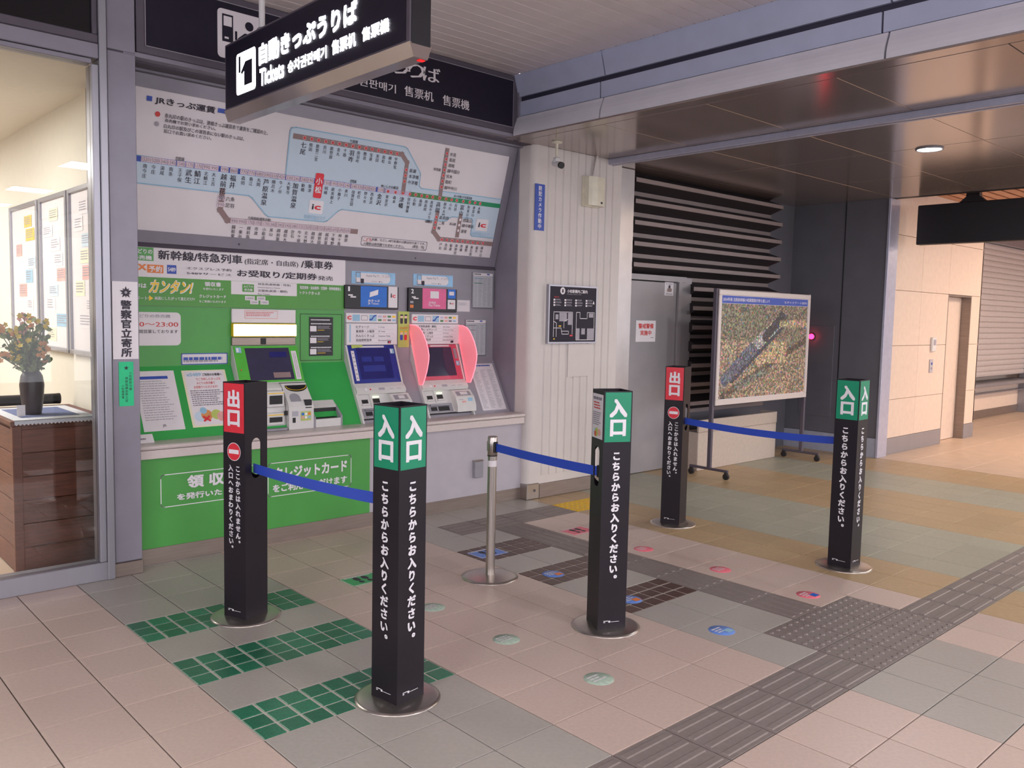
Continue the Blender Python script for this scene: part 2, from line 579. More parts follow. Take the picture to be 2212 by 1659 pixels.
def tile_mb(s=T, gap=0.0055, c=0.0012, top=0.0, x=0.0, y=0.0):
    h = s / 2 - gap / 2
    m = MB()
    vs = [(x + sx * (h - k), y + sy * (h - k), z) for k, z in ((0, top - 0.012), (0, top - c * 0.7), (c, top)) for sx, sy in ((-1, -1), (1, -1), (1, 1), (-1, 1))]
    fs = [(8, 9, 10, 11)] + [(r * 4 + k, r * 4 + (k + 1) % 4, r * 4 + 4 + (k + 1) % 4, r * 4 + 4 + k) for r in (0, 1) for k in range(4)]
    return m.mesh(vs, fs)
def bars_mb(along_x, x=0.0, y=0.0):
    m = tile_mb(x=x, y=y)
    for k in range(4):
        o = -0.1125 + 0.075 * k
        a, b = 0.135, 0.017
        for (hx, hy) in ([(a, b)] if along_x else [(b, a)]):
            cx, cy = (x, y + o) if along_x else (x + o, y)
            vs = [(cx + sx * (hx - q), cy + sy * (hy - q), z) for q, z in ((0, 0.0), (0.005, 0.0035)) for sx, sy in ((-1, -1), (1, -1), (1, 1), (-1, 1))]
            m.mesh(vs, [(4, 5, 6, 7)] + [(i, (i + 1) % 4, 4 + (i + 1) % 4, 4 + i) for i in range(4)])
    return m
def dots_mb(x=0.0, y=0.0):
    m = tile_mb(x=x, y=y)
    for a in range(5):
        for b in range(5):
            cx, cy = x - 0.12 + 0.06 * a, y - 0.12 + 0.06 * b
            vs = [(cx + r * math.cos(k * math.pi / 3), cy + r * math.sin(k * math.pi / 3), z) for r, z in ((0.016, 0), (0.009, 0.005)) for k in range(6)]
            m.mesh(vs, [tuple(range(6, 12))] + [(k, (k + 1) % 6, 6 + (k + 1) % 6, 6 + k) for k in range(6)])
    return m
def cam_px(P):
    q = Vector(P) - CAM
    z = q.dot(_d)
    return None if z < 0.1 else (IMG_W / 2 + F_PX * q.dot(_r) / z, IMG_H / 2 - F_PX * q.dot(_u) / z, z)
cells = []
for i in range(-9, 28):
    for j in range(-20, 2):
        if j == 1 and 11 < i < 15: continue
        if i < 1 and j > 0: continue
        c = cam_px((T * (i + .5), T * (j + .5), 0))
        if c is None or not (-150 < c[0] < IMG_W + 150 and c[1] < IMG_H + 150): continue
        cells.append((c[2], i, j))
cells.sort()
tile_data = {}
def shared(kind, mbf, m):
    if kind not in tile_data:
        me = mbf().data(kind)
        me.materials.append(M[m])
        tile_data[kind] = me
    return tile_data[kind]
n_single = {}
rest = {}
small = {'green': 'mosaic_green', 'brown': 'mosaic_brown'}
for (_, i, j) in cells:
    k = tile_kind(i, j)
    cx, cy = T * (i + .5), T * (j + .5)
    if k in small:
        me = shared(k, lambda: tile_mb(0.1, 0.011, 0.002), small[k])
        MB().box(cx - .15, cx + .15, cy - .15, cy + .15, -.006, -.003).build('mosaic_bed', 'grout_light', floor)
        for a in (-1, 0, 1):
            for b in (-1, 0, 1):
                put('mosaic_tile', me, (cx + 0.1 * a, cy + 0.1 * b, 0), floor)
        continue
    m = {'bars_x': 'tile_dark', 'bars_y': 'tile_dark', 'dots': 'tile_dark', 'yellow': 'tile_yellow'}.get(k, k)
    f = {'bars_x': lambda x=0, y=0: bars_mb(True, x, y), 'bars_y': lambda x=0, y=0: bars_mb(False, x, y), 'dots': dots_mb,
         'yellow': dots_mb}.get(k, lambda x=0, y=0: tile_mb(x=x, y=y))
    nm = {'bars_x': 'tactile_tile', 'bars_y': 'tactile_tile', 'dots': 'tactile_tile', 'yellow': 'tactile_tile'}.get(k, 'floor_tile')
    n_single[nm] = n_single.get(nm, 0) + 1
    if n_single[nm] <= 300:
        put(nm, shared(k, f, m), (cx, cy, 0), floor)
    else:
        q = f(cx, cy)
        rest.setdefault(m, MB()).mesh(q.v, q.f)
for m, q in rest.items():
    q.build('floor_tile_field', m, floor, kind='stuff')

fc = MB().box(8.38, 22, -12, 4, -0.1, -0.006).build('floor_corridor', 'grout', kind='structure')
me = MB().bbox(-3.4, 3.4, -0.298, 0.298, -0.02, 0.0, 0.002).data('corridor_board'); me.materials.append(M['floor_corridor'])
for k in range(10):
    for q in (0, 1):
        put('floor_board', me, (11.785 + 6.805 * q, -4.2 + 0.6 * k, 0), fc)

# ---------------------------------------------------------------- hall ceiling of long white slats
ceil = MB().box(-9, 3.27, -14, 0.5, Z_CEIL + 0.012, Z_CEIL + 0.15).build('ceiling', 'ceiling_gap', kind='structure')
me = MB().prism([(-0.054, 0.015), (-0.054, 0.003), (-0.049, 0), (0.049, 0), (0.054, 0.003), (0.054, 0.015)], -6.13, 6.13).data('slat')
me.materials.append(M['ceiling_white'])
for k in range(128):
    put('ceiling_slat', me, (-2.87, 0.3 - 0.11 * k, Z_CEIL), ceil)

# lamps of the hall, flush in the ceiling
panel_me = None
for (x, y) in ((2.25, -7.1), (2.3, -10.4), (2.3, -13.2), (-0.9, -7.1), (-0.9, -10.4), (-0.9, -13.2), (-4.2, -4.1), (-4.2, -7.1), (-4.2, -10.4)):
    t = root('ceiling_light', (x, y, Z_CEIL - 0.03), 'square white light panel set flush in the slatted hall ceiling', 'ceiling light', 'hall ceiling lights')
    MB().box(x - 0.32, x + 0.32, y - 0.32, y + 0.32, Z_CEIL - 0.02, Z_CEIL - 0.001).build('light_frame', 'white_plastic', t)
    MB().poly([(x - .29, y - .29, Z_CEIL - .021), (x - .29, y + .29, Z_CEIL - .021), (x + .29, y + .29, Z_CEIL - .021), (x + .29, y - .29, Z_CEIL - .021)]).build('diffuser', 'lamp_lit', t)

# ---------------------------------------------------------------- beam between hall and alcove
beam = root('trim_1', (3.3, -6, Z_SOF), kind='structure')
MB().prism([(3.33, Z_CEIL + 0.1), (3.33, Z_SOF + 0.03), (3.6, Z_SOF + 0.03), (3.6, Z_CEIL + 0.1)], -14, Y_FAC, 'y').build('beam_core', 'beam_slot', beam)
def beam_piece(nm, prof, m, cuts):
    for a, b in zip(cuts[:-1], cuts[1:]):
        MB().prism(prof, a, b - 0.012, 'y').build(nm, m, beam)
cuts = [-14, -11.2, -8.4, -5.55, -2.76, -0.71, Y_FAC + 0.01]
beam_piece('upper_panel', [(3.262, Z_CEIL), (3.31, 3.298), (3.34, 3.298), (3.34, Z_CEIL)], 'beam_blue', cuts)
beam_piece('middle_panel', [(3.318, 3.262), (3.322, 3.15), (3.34, 3.15), (3.34, 3.262)], 'beam_blue', [c + 0.05 for c in cuts[:-1]] + [Y_FAC])
cover = [(3.302, 3.14)] + [(3.262 + 0.04 * (1 - math.sin(math.radians(a))) ** 1.2, Z_SOF + 0.01 + (3.13 - Z_SOF - 0.01) * (1 - a / 90.0)) for a in (10, 30, 50, 70, 90)] + [(3.34, Z_SOF + 0.01), (3.34, 3.14)]
beam_piece('lower_cover', cover, 'beam_white', cuts)

# metal soffit of square panels with open joints
sof = MB().box(3.34, 8.38, -14, 0.75, Z_SOF + 0.012, Z_SOF + 0.1).build('ceiling_soffit', 'ceiling_gap', kind='structure')
sx = [3.40, 4.42, 5.74, 7.06, 8.38]
for a, b in zip(sx[:-1], sx[1:]):
    y = 0.27
    while y > -7:
        MB().bbox(a + 0.004, b - 0.004, y - 0.896, y, Z_SOF, Z_SOF + 0.014, 0.002).build('soffit_panel', 'soffit_metal', sof)
        y -= 0.9
MB().bbox(3.27, 3.396, -8, Y_FAC + 0.4, Z_SOF, Z_SOF + 0.014, 0.002).build('soffit_edge', 'soffit_metal', sof)
MB().bbox(3.34, 8.38, 0.274, 0.75, Z_SOF, Z_SOF + 0.014, 0.002).build('soffit_edge', 'soffit_metal', sof)
MB().bbox(3.34, 8.38, -14, -6.94, Z_SOF, Z_SOF + 0.014, 0.002).build('soffit_edge', 'soffit_metal', sof)
rail = root('trim_2', (4.5, -6, Z_SOF - 0.05), kind='structure')
MB().bbox(4.47, 4.50, -14, 0.3, Z_SOF - 0.05, Z_SOF, 0.004).build('guide_rail', 'rail_blue', rail)
MB().bbox(4.53, 4.56, -14, 0.3, Z_SOF - 0.05, Z_SOF, 0.004).build('guide_rail', 'rail_blue', rail)
MB().box(4.50, 4.53, -14, 0.3, Z_SOF - 0.01, Z_SOF).build('rail_slot', 'beam_slot', rail)

# ---------------------------------------------------------------- ticket wall
wb = root('wall_back', (2, Y_LOW, 0), kind='structure')
XG = 2.036
MB().box(0.3, XG, Y_LOW, 0.9, 0.0, Z_CNT - 0.03).build('lower_panel', 'green_panel', wb)
MB().box(XG + 0.012, 3.6, Y_LOW, 0.9, 0.0, Z_CNT - 0.03).build('lower_panel', 'grey_light', wb)
MB().box(XG, XG + 0.012, Y_LOW + 0.002, 0.9, 0.0, Z_CNT - 0.03).build('joint_strip', 'grey_light', wb)
slope = [(Y_WALL, 1.19), (0.48, Z_CNT), (0.8, Z_CNT), (0.8, 1.19)]
MB().prism(slope, 0.3, 2.05).build('sloping_desk', 'green_gloss', wb)
MB().prism(slope, 2.05, X_SIDE).build('sloping_desk', 'grey_panel', wb)
MB().box(0.3, 2.045, Y_WALL, 0.8, 1.19, 1.58).build('recess_panel', 'green_panel', wb)
MB().box(2.045, X_SIDE, Y_WALL, 0.8, 1.19, 2.2).build('recess_panel', 'grey_panel', wb)
MB().box(0.3, 2.045, Y_WALL, 0.8, 1.58, 2.2).build('recess_panel', 'grey_panel', wb)
MB().box(X_SIDE, 3.6, 0.435, 0.9, Z_CNT - 0.03, 3.05).build('recess_side', 'grey_frame', wb)
MB().box(0.3, 3.6, 0.78, 0.9, 0, 3.3).build('rear_panel', 'grey_dark', wb)
# the underside of the header, stepping back to the fare board
MB().box(0.3, 3.34, Y_FAC + 0.03, 0.75, 3.0, Z_CEIL + 0.05).build('header_box', 'grey_dark', wb)
MB().box(0.3, 3.56, Y_FAC + 0.005, 0.29, 2.985, 3.01).build('header_lip', 'grey_frame', wb)
MB().box(0.3, 3.56, 0.29, 0.40, 2.978, 3.01).build('header_underside', 'grey_dark', wb)
MB().box(0.3, 3.56, 0.40, 0.8, 2.965, 3.01).build('header_underside', 'grey_frame', wb)
MB().box(3.30, 3.346, Y_FAC - 0.02, 0.3, 2.985, Z_CEIL).build('header_end', 'grey_frame', wb)
bbk = root('baseboard_back', (2, Y_LOW, 0), kind='structure')
MB().box(0.366, 3.555, Y_LOW - 0.006, Y_LOW, 0.0, 0.098).build('skirting', 'steel_skirt', bbk)

# lettering on the green panel under the counter
lw = Wall(Y_LOW)
def frame_px(bd, part, m, x0, y0, x1, y1, r, w, layer=1):
    a, b = bd.px(x0, y0), bd.px(x1, y1)
    q = bd.round('_tmp', m, a[0], a[1], b[0], b[1], r, layer)
    bd.parts.pop(('_tmp', m))
    bd.stroke(part, m, q, w, layer, closed=True)
def tb(bd, part, m, s, tl, br, bold=0.0, layer=2):
    """text box from the measured top-left and bottom-right corners"""
    bd.tpx(part, m, s, tl[0], tl[1], br[0], br[1], layer, bold)
frame_px(lw, 'lettering', 'white_print', 347, 1027, 553, 1069, 0.02, 0.005)
frame_px(lw, 'lettering', 'white_print', 579, 1002, 758, 1049, 0.02, 0.005)
tb(lw, 'lettering', 'white_print', '領 収 書', (404, 1027), (526, 1040), 0.034)
tb(lw, 'lettering', 'white_print', 'を発行いたします', (382, 1067), (536, 1061), 0.032)
tb(lw, 'lettering', 'white_print', 'クレジットカード', (592, 1011), (749, 1018), 0.034)
tb(lw, 'lettering', 'white_print', 'をご利用いただけます', (589, 1047), (749, 1043), 0.032)
lw.flush(wb)

# ---------------------------------------------------------------- ribbed pillar on the right of the recess
wr = root('wall_right', (4.1, Y_PIL, 0), kind='structure')
PX0, PX1 = 3.56, 4.69
core = [(PX0, 0.9), (PX0, Y_PIL + 0.06)] + [(PX0 + 0.06 - 0.06 * math.cos(math.radians(a)), Y_PIL + 0.06 - 0.06 * math.sin(math.radians(a))) for a in (15, 30, 45, 60, 75, 90)] \
    + [(PX1 - 0.02, Y_PIL), (PX1, Y_PIL + 0.02), (PX1, 0.9)]
MB().prism(core, 0.10, Z_SOF, 'z').build('pillar_core', 'wall_cream', wr)
rib = MB().prism([(-0.034, 0.0), (-0.026, -0.011), (0.026, -0.011), (0.034, 0.0)], 0.20, Z_SOF - 0.002, 'z').data('rib')
rib.materials.append(M['wall_cream'])
for k in range(10):
    put('wall_rib', rib, (3.752 + 0.0915 * k, Y_PIL, 0), wr)
bbr = root('baseboard_right', (4.1, Y_PIL, 0), kind='structure')
MB().bbox(PX0 - 0.006, 3.70, Y_PIL - 0.012, 0.36, 0.0, 0.135, 0.006).build('corner_plate', 'steel', bbr)
MB().bbox(3.704, PX1 + 0.004, Y_PIL - 0.012, 0.36, 0.0, 0.125, 0.004).build('kick_plate', 'steel_skirt', bbr)
MB().tube([(3.64, Y_PIL - 0.016, 0.075), (3.64, Y_PIL - 0.011, 0.075)], 0.012, 12).build('bolt_cover', 'grey_dark', bbr)
t3 = root('trim_3', (4.9, 0.43, 0), kind='structure')
MB().bbox(4.72, 5.055, 0.42, 0.6, 0.0, Z_SOF, 0.006).build('steel_jamb', 'steel_jamb', t3)

# ---------------------------------------------------------------- louvred wall of the alcove
wl = root('wall_far', (6.5, 0.56, 0), kind='structure')
MB().box(5.0, 8.5, 0.62, 0.8, 0.0, Z_SOF).build('rear_wall', 'alcove_dark', wl)
PER = 0.2015
def wave(x0, x1, ztop, n, m):
    mb = MB()
    for k in range(n):
        z = ztop - PER * k
        prof = [(0.60, z + 0.1), (0.57, z + 0.08), (0.41, z + 0.022), (0.41, z - 0.022), (0.57, z - 0.08), (0.60, z - 0.1)]
        mb.prism(prof, x0, x1)
    return mb.build('louvre_backing', m, wl)
wave(5.06, 7.74, 2.89, 5, 'louvre_dark')
wave(6.12, 7.74, 2.89 - PER * 5, 7, 'louvre_dark')
bar_long = MB().bbox(5.06, 7.75, -0.004, 0.0, -0.021, 0.021, 0.0015).data('bar'); bar_long.materials.append(M['louvre_bar'])
bar_short = MB().bbox(6.05, 7.75, -0.004, 0.0, -0.021, 0.021, 0.0015).data('bar'); bar_short.materials.append(M['louvre_bar'])
for k in range(12):
    z = 2.89 - PER * k
    put('louvre_slat', bar_long if z > 2.0 else bar_short, (0, 0.41, z), wl)
    put('louvre_slat', bar_long if z - PER / 2 > 2.0 else bar_short, (0, 0.565, z - PER / 2), wl)
MB().box(5.9, 6.14, 0.50, 0.62, 0.0, 1.99).build('door_side_panel', 'door_grey', wl)
# low stone plinth in front of the louvres
pl = root('plinth', (6.7, 0.35, 0), 'low pale stone plinth in front of the dark louvred wall', 'plinth')
MB().bbox(5.92, 7.44, 0.19, 0.39, 0.0, 0.40, 0.006).build('block', 'plinth_stone', pl)
MB().bbox(5.92, 7.44, 0.185, 0.21, 0.402, 0.53, 0.004).build('coping', 'plinth_stone', pl)
MB().bbox(7.415, 7.44, 0.21, 0.39, 0.402, 0.53, 0.004).build('coping', 'plinth_stone', pl)

d1 = root('door_1', (5.5, 0.49, 0), kind='structure')
MB().bbox(5.06, 5.865, 0.49, 0.53, 0.006, 1.935, 0.003).build('door_leaf', 'door_grey', d1)
MB().box(5.055, 6.0, 0.465, 0.60, 1.945, 2.0).build('door_frame', 'door_grey', d1)
MB().box(5.875, 5.93, 0.465, 0.60, 0.0, 1.945).build('door_frame', 'door_grey', d1)
for z in (0.985, 0.905):
    MB().tube([(5.79, 0.49, z), (5.79, 0.455, z)], [0.02, 0.014], 12).build('door_knob', 'steel_skirt', d1)

# ---------------------------------------------------------------- dark side wall of the alcove
wa = root('wall_alcove', (8.4, 0, 0), kind='structure')
MB().box(8.38, 8.6, -0.56, 0.7, 0.23, Z_SOF).build('dark_cladding', 'alcove_dark', wa)
MB().box(8.375, 8.6, -0.56, 0.62, 0.0, 0.225).build('kick_panel', 'alcove_base', wa)
MB().bbox(8.36, 8.6, -0.585, -0.555, 0.0, Z_SOF, 0.004).build('corner_post', 'rail_blue', wa)
MB().bbox(8.374, 8.38, 0.02, 0.44, 0.42, 1.52, 0.002).build('service_hatch', 'alcove_dark', wa)
MB().bbox(8.374, 8.38, -0.06, -0.045, 0.23, Z_SOF, 0.002).build('cladding_joint', 'black_plain', wa)
lamp = root('alarm_lamp', (8.37, 0.3, 1.384), 'small glowing red alarm lamp on the dark alcove wall', 'lamp')
MB().lathe([(0.045, 0), (0.04, 0.012), (0.0, 0.012)]).build('lamp_base', 'black_plain', lamp, local=True)
MB().lathe([(0.034, 0.01), (0.032, 0.03), (0.02, 0.044), (0.0, 0.05)]).build('lamp_lens', 'alarm_lit', lamp, local=True)
lamp.rotation_euler = (0, -math.pi / 2, 0)
lt = bpy.data.lights.new('alarm_glow', 'POINT'); lt.energy = 0.12; lt.color = (1, 0.05, 0.12); lt.shadow_soft_size = 0.03
lo = bpy.data.objects.new('alarm_glow', lt); COL.objects.link(lo); lo.location = (0, 0, 0.07); lo.parent = lamp

# ---------------------------------------------------------------- corridor beyond: stone wall, door, shuttered kiosk
wc = root('wall_corridor', (10, -0.54, 0), kind='structure')
for q in ((8.6, 10.29, 0.0, 3.3), (11.10, 11.45, 0.0, 3.3), (10.29, 11.10, 1.957, 3.3)):
    MB().box(q[0], q[1], -0.50, -0.2, q[2], q[3]).build('wall_core', 'grout', wc)
MB().box(10.29, 11.10, -0.3, -0.2, 0.0, 1.957).build('wall_core', 'grout', wc)
rows = [(0.2, 0.66), (0.664, 1.30), (1.304, 1.955), (1.959, 2.6), (2.604, 3.25)]
for (z0, z1) in rows:
    cols = [(8.605, 9.44), (9.444, 10.29), (11.10, 11.45)] if z1 < 1.96 else [(8.605, 9.44), (9.444, 10.29), (10.294, 11.45)]
    for a, b in cols:
        MB().bbox(a, b, -0.54, -0.50, z0, z1, 0.002).build('stone_panel', 'beige_stone', wc)
for a, b in ((8.605, 10.29), (11.10, 11.45)):
    MB().bbox(a, b, -0.545, -0.50, 0.0, 0.197, 0.002).build('kick_plate', 'alu', wc)
MB().box(11.42, 11.45, -0.54, 1.5, 0, 3.3).build('wall_end', 'beige_stone', wc)
d2 = root('door_2', (10.7, -0.5, 0), kind='structure')
MB().box(10.29, 10.31, -0.54, -0.36, 0, 1.955).build('door_frame', 'steel_skirt', d2)
MB().box(11.08, 11.10, -0.54, -0.36, 0, 1.955).build('door_frame', 'steel_skirt', d2)
MB().box(10.31, 11.08, -0.54, -0.36, 1.935, 1.955).build('door_frame', 'steel_skirt', d2)
MB().bbox(10.312, 11.078, -0.42, -0.38, 0.005, 1.933, 0.003).build('door_leaf', 'beige_stone', d2)
MB().tube([(10.40, -0.43, 0.93), (10.40, -0.46, 0.93), (10.50, -0.46, 0.93)], 0.009, 8).build('door_handle', 'steel', d2)
ic = root('intercom', (9.86, -0.55, 1.27), 'white intercom box on the beige stone wall', 'intercom')
MB().bbox(9.80, 9.92, -0.572, -0.541, 1.22, 1.40, 0.006).build('intercom_body', 'white_plastic', ic)
MB().bbox(9.825, 9.895, -0.576, -0.572, 1.30, 1.37, 0.002).build('speaker_grille', 'ink_grey', ic)
sw = root('switch_plate', (9.86, -0.55, 0.98), 'small grey switch plate below the white intercom', 'switch')
MB().bbox(9.80, 9.90, -0.552, -0.541, 0.95, 1.12, 0.003).build('plate', 'grey_light', sw)
MB().bbox(9.835, 9.865, -0.557, -0.552, 1.05, 1.08, 0.002).build('button', 'ink_blue', sw)
MB().bbox(9.835, 9.865, -0.557, -0.552, 0.99, 1.02, 0.002).build('button', 'machine_grey', sw)

cc = MB().box(8.5, 22, -8, 4, 3.22, 3.4).build('ceiling_corridor', 'ceiling_gap', kind='structure')
me = MB().bbox(-6.7, 6.7, -0.055, 0.055, 0.0, 0.05, 0.004).data('wood_slat'); me.materials.append(M['wood_ceiling'])
for k in range(40):
    put('wood_slat', me, (15.2, 0.9 - 0.15 * k, 3.15), cc)
MB().box(8.385, 8.5, -8, 0.7, Z_SOF, 3.4).build('trim_4', 'black_plain', kind='structure')
for (x, y) in ((12.0, -2.6), (15.5, -2.6), (9.8, -3.6)):
    t = root('corridor_light', (x, y, 3.08), 'warm flat light panel under the wooden corridor ceiling', 'ceiling light', 'corridor ceiling lights')
    MB().box(x - 0.62, x + 0.62, y - 0.16, y + 0.16, 3.10, 3.149).build('light_frame', 'white_plastic', t)
    MB().poly([(x - .6, y - .14, 3.098), (x - .6, y + .14, 3.098), (x + .6, y + .14, 3.098), (x + .6, y - .14, 3.098)]).build('diffuser', 'corridor_lit', t)
MB().box(22, 22.1, -12, 4, 0, 3.3).build('wall_corridor_end', 'beige_stone', kind='structure')
wk = root('wall_kiosk', (14.5, 0.4, 0), kind='structure')
MB().box(11.45, 20, 0.5, 0.8, 0, 3.3).build('kiosk_wall', 'beige_stone', wk)
MB().box(16.1, 20, 0.2, 0.5, 0, 3.3).build('kiosk_wall', 'beige_stone', wk)
sh = root('roller_shutter', (14.5, 0.25, 0.68), 'closed silver roller shutter of the kiosk in the corridor', 'shutter')
me = MB().prism([(0.0, 0.0), (-0.012, 0.012), (-0.016, 0.045), (-0.012, 0.078), (0.0, 0.09)], 11.6, 16.0).data('slat'); me.materials.append(M['shutter'])
for k in range(24):
    put('shutter_slat', me, (0, 0.22, 0.70 + 0.092 * k), sh)
MB().bbox(16.0, 16.08, 0.17, 0.28, 0.62, 2.95, 0.004).build('guide', 'alu', sh)
MB().bbox(11.6, 16.08, 0.15, 0.4, 2.91, 3.1, 0.006).build('shutter_box', 'alu', sh)
ct = root('kiosk_counter', (14, 0.25, 0), 'steel kiosk counter below the roller shutter', 'counter')
MB().bbox(11.6, 16.5, 0.02, 0.4, 0.56, 0.615, 0.006).build('counter_top', 'alu', ct)
MB().bbox(11.6, 15.9, 0.16, 0.4, 0.42, 0.44, 0.003).build('lower_shelf', 'alu', ct)
MB().box(11.6, 16.0, 0.25, 0.4, 0.14, 0.558).build('front_panel', 'beige_stone', ct)
MB().box(11.6, 16.0, 0.24, 0.4, 0.0, 0.14).build('kick_panel', 'steel_skirt', ct)
MB().bbox(15.9, 15.96, 0.1, 0.4, 0.0, 0.558, 0.003).build('support', 'alu', ct)
bs = root('hanging_sign', (8.85, -1.5, 2.48), 'unlit black hanging sign box in front of the corridor', 'sign')
MB().bbox(8.80, 8.92, -2.6, -0.70, 2.48, 2.93, 0.008).build('sign_box', 'black_plain', bs)
MB().prism([(-1.42, 2.93), (-1.14, 2.93), (-1.21, 2.99), (-1.22, 3.15), (-1.34, 3.15), (-1.35, 2.99)], 8.82, 8.90).build('bracket', 'black_plain', bs)

# ---------------------------------------------------------------- ceiling fittings
for k, (x, y) in enumerate(((5.81, -2.0), (5.81, -4.4), (5.81, -6.8), (7.6, -4.4), (7.6, -6.8))):
    dl = root('downlight', (x, y, Z_SOF - 0.02), 'lit round downlight recessed in the metal soffit' + (' in front of the dark alcove' if k == 0 else ''), 'ceiling light', 'soffit downlights')
    MB().lathe([(0.092, 0.02), (0.105, 0.02), (0.105, 0.012), (0.098, 0.006), (0.088, 0.012)], caps=False).build('trim_ring', 'alu', dl, local=True)
    MB().poly([(0.09 * math.cos(-k * math.pi / 10), 0.09 * math.sin(-k * math.pi / 10), 0.013) for k in range(20)]).build('diffuser', 'downlight_lit', dl, local=True)

# ---------------------------------------------------------------- store behind glass on the left
XW = 0.33
MB().box(XW, 0.36, 0.34, 6, 0, 2.95).build('wall_store', 'store_white', kind='structure')
MB().box(-4.1, -4.0, 0.3, 6, 0, 2.95).build('wall_store_left', 'store_white', kind='structure')
MB().box(-4, 0.36, 6, 6.1, 0, 2.95).build('wall_store_rear', 'store_white', kind='structure')
MB().box(-4, 0.36, 0.3, 6, 2.92, 3.0).build('ceiling_store', 'store_white', kind='structure')
MB().box(-4, 0.36, 0.34, 6, -0.1, -0.002).build('floor_store', 'floor_corridor', kind='structure')
for (x, y) in ((-1.2, 1.6), (-1.2, 3.6), (-2.9, 2.2)):
    t = root('store_light', (x, y, 2.88), 'bright light panel in the ceiling of the store behind the glass', 'ceiling light', 'store ceiling lights')
    MB().box(x - 0.62, x + 0.62, y - 0.17, y + 0.17, 2.895, 2.919).build('light_frame', 'white_plastic', t)
    MB().poly([(x - .6, y - .15, 2.893), (x - .6, y + .15, 2.893), (x + .6, y + .15, 2.893), (x + .6, y - .15, 2.893)]).build('diffuser', 'store_lit', t)
w1 = root('window_1', (-1.9, 0.21, 0), kind='structure')
MB().bbox(-9, 0.195, 0.185, 0.30, 0.0, 0.105, 0.004).build('bottom_rail', 'alu', w1)
MB().bbox(0.128, 0.165, 0.19, 0.30, 0.105, 2.895, 0.004).build('jamb', 'alu', w1)
MB().bbox(0.165, 0.205, 0.175, 0.30, 0.0, Z_CEIL, 0.004).build('jamb', 'alu', w1)
MB().bbox(-9, 0.165, 0.185, 0.30, 2.925, 3.005, 0.004).build('top_rail', 'grey_frame', w1)
MB().bbox(-9, 0.13, 0.195, 0.28, 2.895, 2.922, 0.003).build('glazing_bead', 'grey_frame', w1)
MB().box(-4.2, 0.128, 0.232, 0.238, 0.105, 2.895).build('pane', 'glass', w1)
MB().bbox(-4.26, -4.2, 0.19, 0.3, 0.105, 2.895, 0.004).build('mullion', 'alu', w1)
MB().box(-9, -4.26, 0.22, 0.3, 0.105, 2.895).build('blank_panel', 'grey_panel', w1)
w2 = root('window_2', (-1.9, 0.21, 3.0), kind='structure')
MB().bbox(-9, 0.165, 0.19, 0.3, 3.008, 3.056, 0.004).build('transom_rail', 'grey_dark', w2)
MB().bbox(0.137, 0.163, 0.195, 0.3, 3.056, Z_CEIL, 0.003).build('transom_jamb', 'grey_dark', w2)
MB().box(-9, 0.137, 0.215, 0.235, 3.056, Z_CEIL).build('dark_pane', 'black_glass', w2)
col = root('trim_5', (0.28, 0.21, 0), kind='structure')
MB().bbox(0.212, 0.364, Y_FAC, 0.34, 0.085, 2.99, 0.003).build('pillar_face', 'grey_frame', col)
MB().bbox(0.212, 0.364, Y_FAC, 0.34, 2.998, Z_CEIL, 0.003).build('pillar_face', 'grey_frame', col)
MB().box(0.206, 0.360, Y_FAC + 0.012, 0.34, 0.0, 2.998).build('pillar_core', 'grey_dark', col)
MB().bbox(0.206, 0.368, Y_FAC - 0.004, 0.36, 0.0, 0.08, 0.003).build('pillar_base', 'steel_skirt', col)

# ---------------------------------------------------------------- header sign over the ticket corner
hs = root('header_sign', (1.85, Y_FAC, 3.02), 'wide black ticket sign with white lettering above the fare map', 'sign')
MB().bbox(0.372, 3.298, Y_FAC, Y_FAC + 0.05, 3.012, Z_CEIL - 0.004, 0.004).build('sign_frame', 'grey_dark', hs)
MB().box(0.42, 3.255, Y_FAC - 0.004, Y_FAC, 3.055, Z_CEIL - 0.045).build('sign_face', 'black_sign', hs)
hb = Wall(Y_FAC - 0.004)
hb.stroke('sign_edge', 'ink_grey', [(0.42, 3.055), (3.255, 3.055), (3.255, Z_CEIL - 0.045), (0.42, Z_CEIL - 0.045)], 0.004, 1, True)
def ticket_icon(bd, white, dark, u, v, s, part='pictogram'):
    """white square with a ticket machine and a person reaching for it; (u,v) lower left, size s"""
    bd.round(part, white, u, v, u + s, v + s, s * 0.09, 2)
    bd.rect(part, dark, u + s * .10, v + s * .34, u + s * .34, v + s * .90, 3)
    bd.rect(part, white, u + s * .13, v + s * .66, u + s * .31, v + s * .86, 4)
    bd.rect(part, white, u + s * .15, v + s * .40, u + s * .24, v + s * .44, 4)
    bd.disc(part, dark, u + s * .70, v + s * .76, s * .095, 3)
    bd.poly(part, dark, [(u + s * .40, v + s * .34), (u + s * .46, v + s * .36), (u + s * .44, v + s * .46), (u + s * .60, v + s * .60), (u + s * .82, v + s * .60), (u + s * .88, v + s * .52), (u + s * .88, v + s * .10), (u + s * .62, v + s * .10), (u + s * .62, v + s * .46), (u + s * .42, v + s * .40)], 3)
    bd.poly(part, dark, [(u + s * .38, v + s * .42), (u + s * .43, v + s * .42), (u + s * .43, v + s * .60), (u + s * .38, v + s * .60)], 3)
a = hb.px(469, 15); b = hb.px(475, 123)
ticket_icon(hb, 'white_panel', 'black_sign', a[0], b[1], a[1] - b[1])
u7, vt = hb.px(913, 140); u8, vb = hb.px(950.5, 183); u5 = hb.px(843, 125)[0]
pit = (u7 - u5) / 2
for k, ch in enumerate('自動きっぷうりば'):
    hb.text('lettering', 'white_panel', ch, u7 - pit * (7 - k), vb, u7 - pit * (7 - k) + (u8 - u7), vt, bold=0.015)
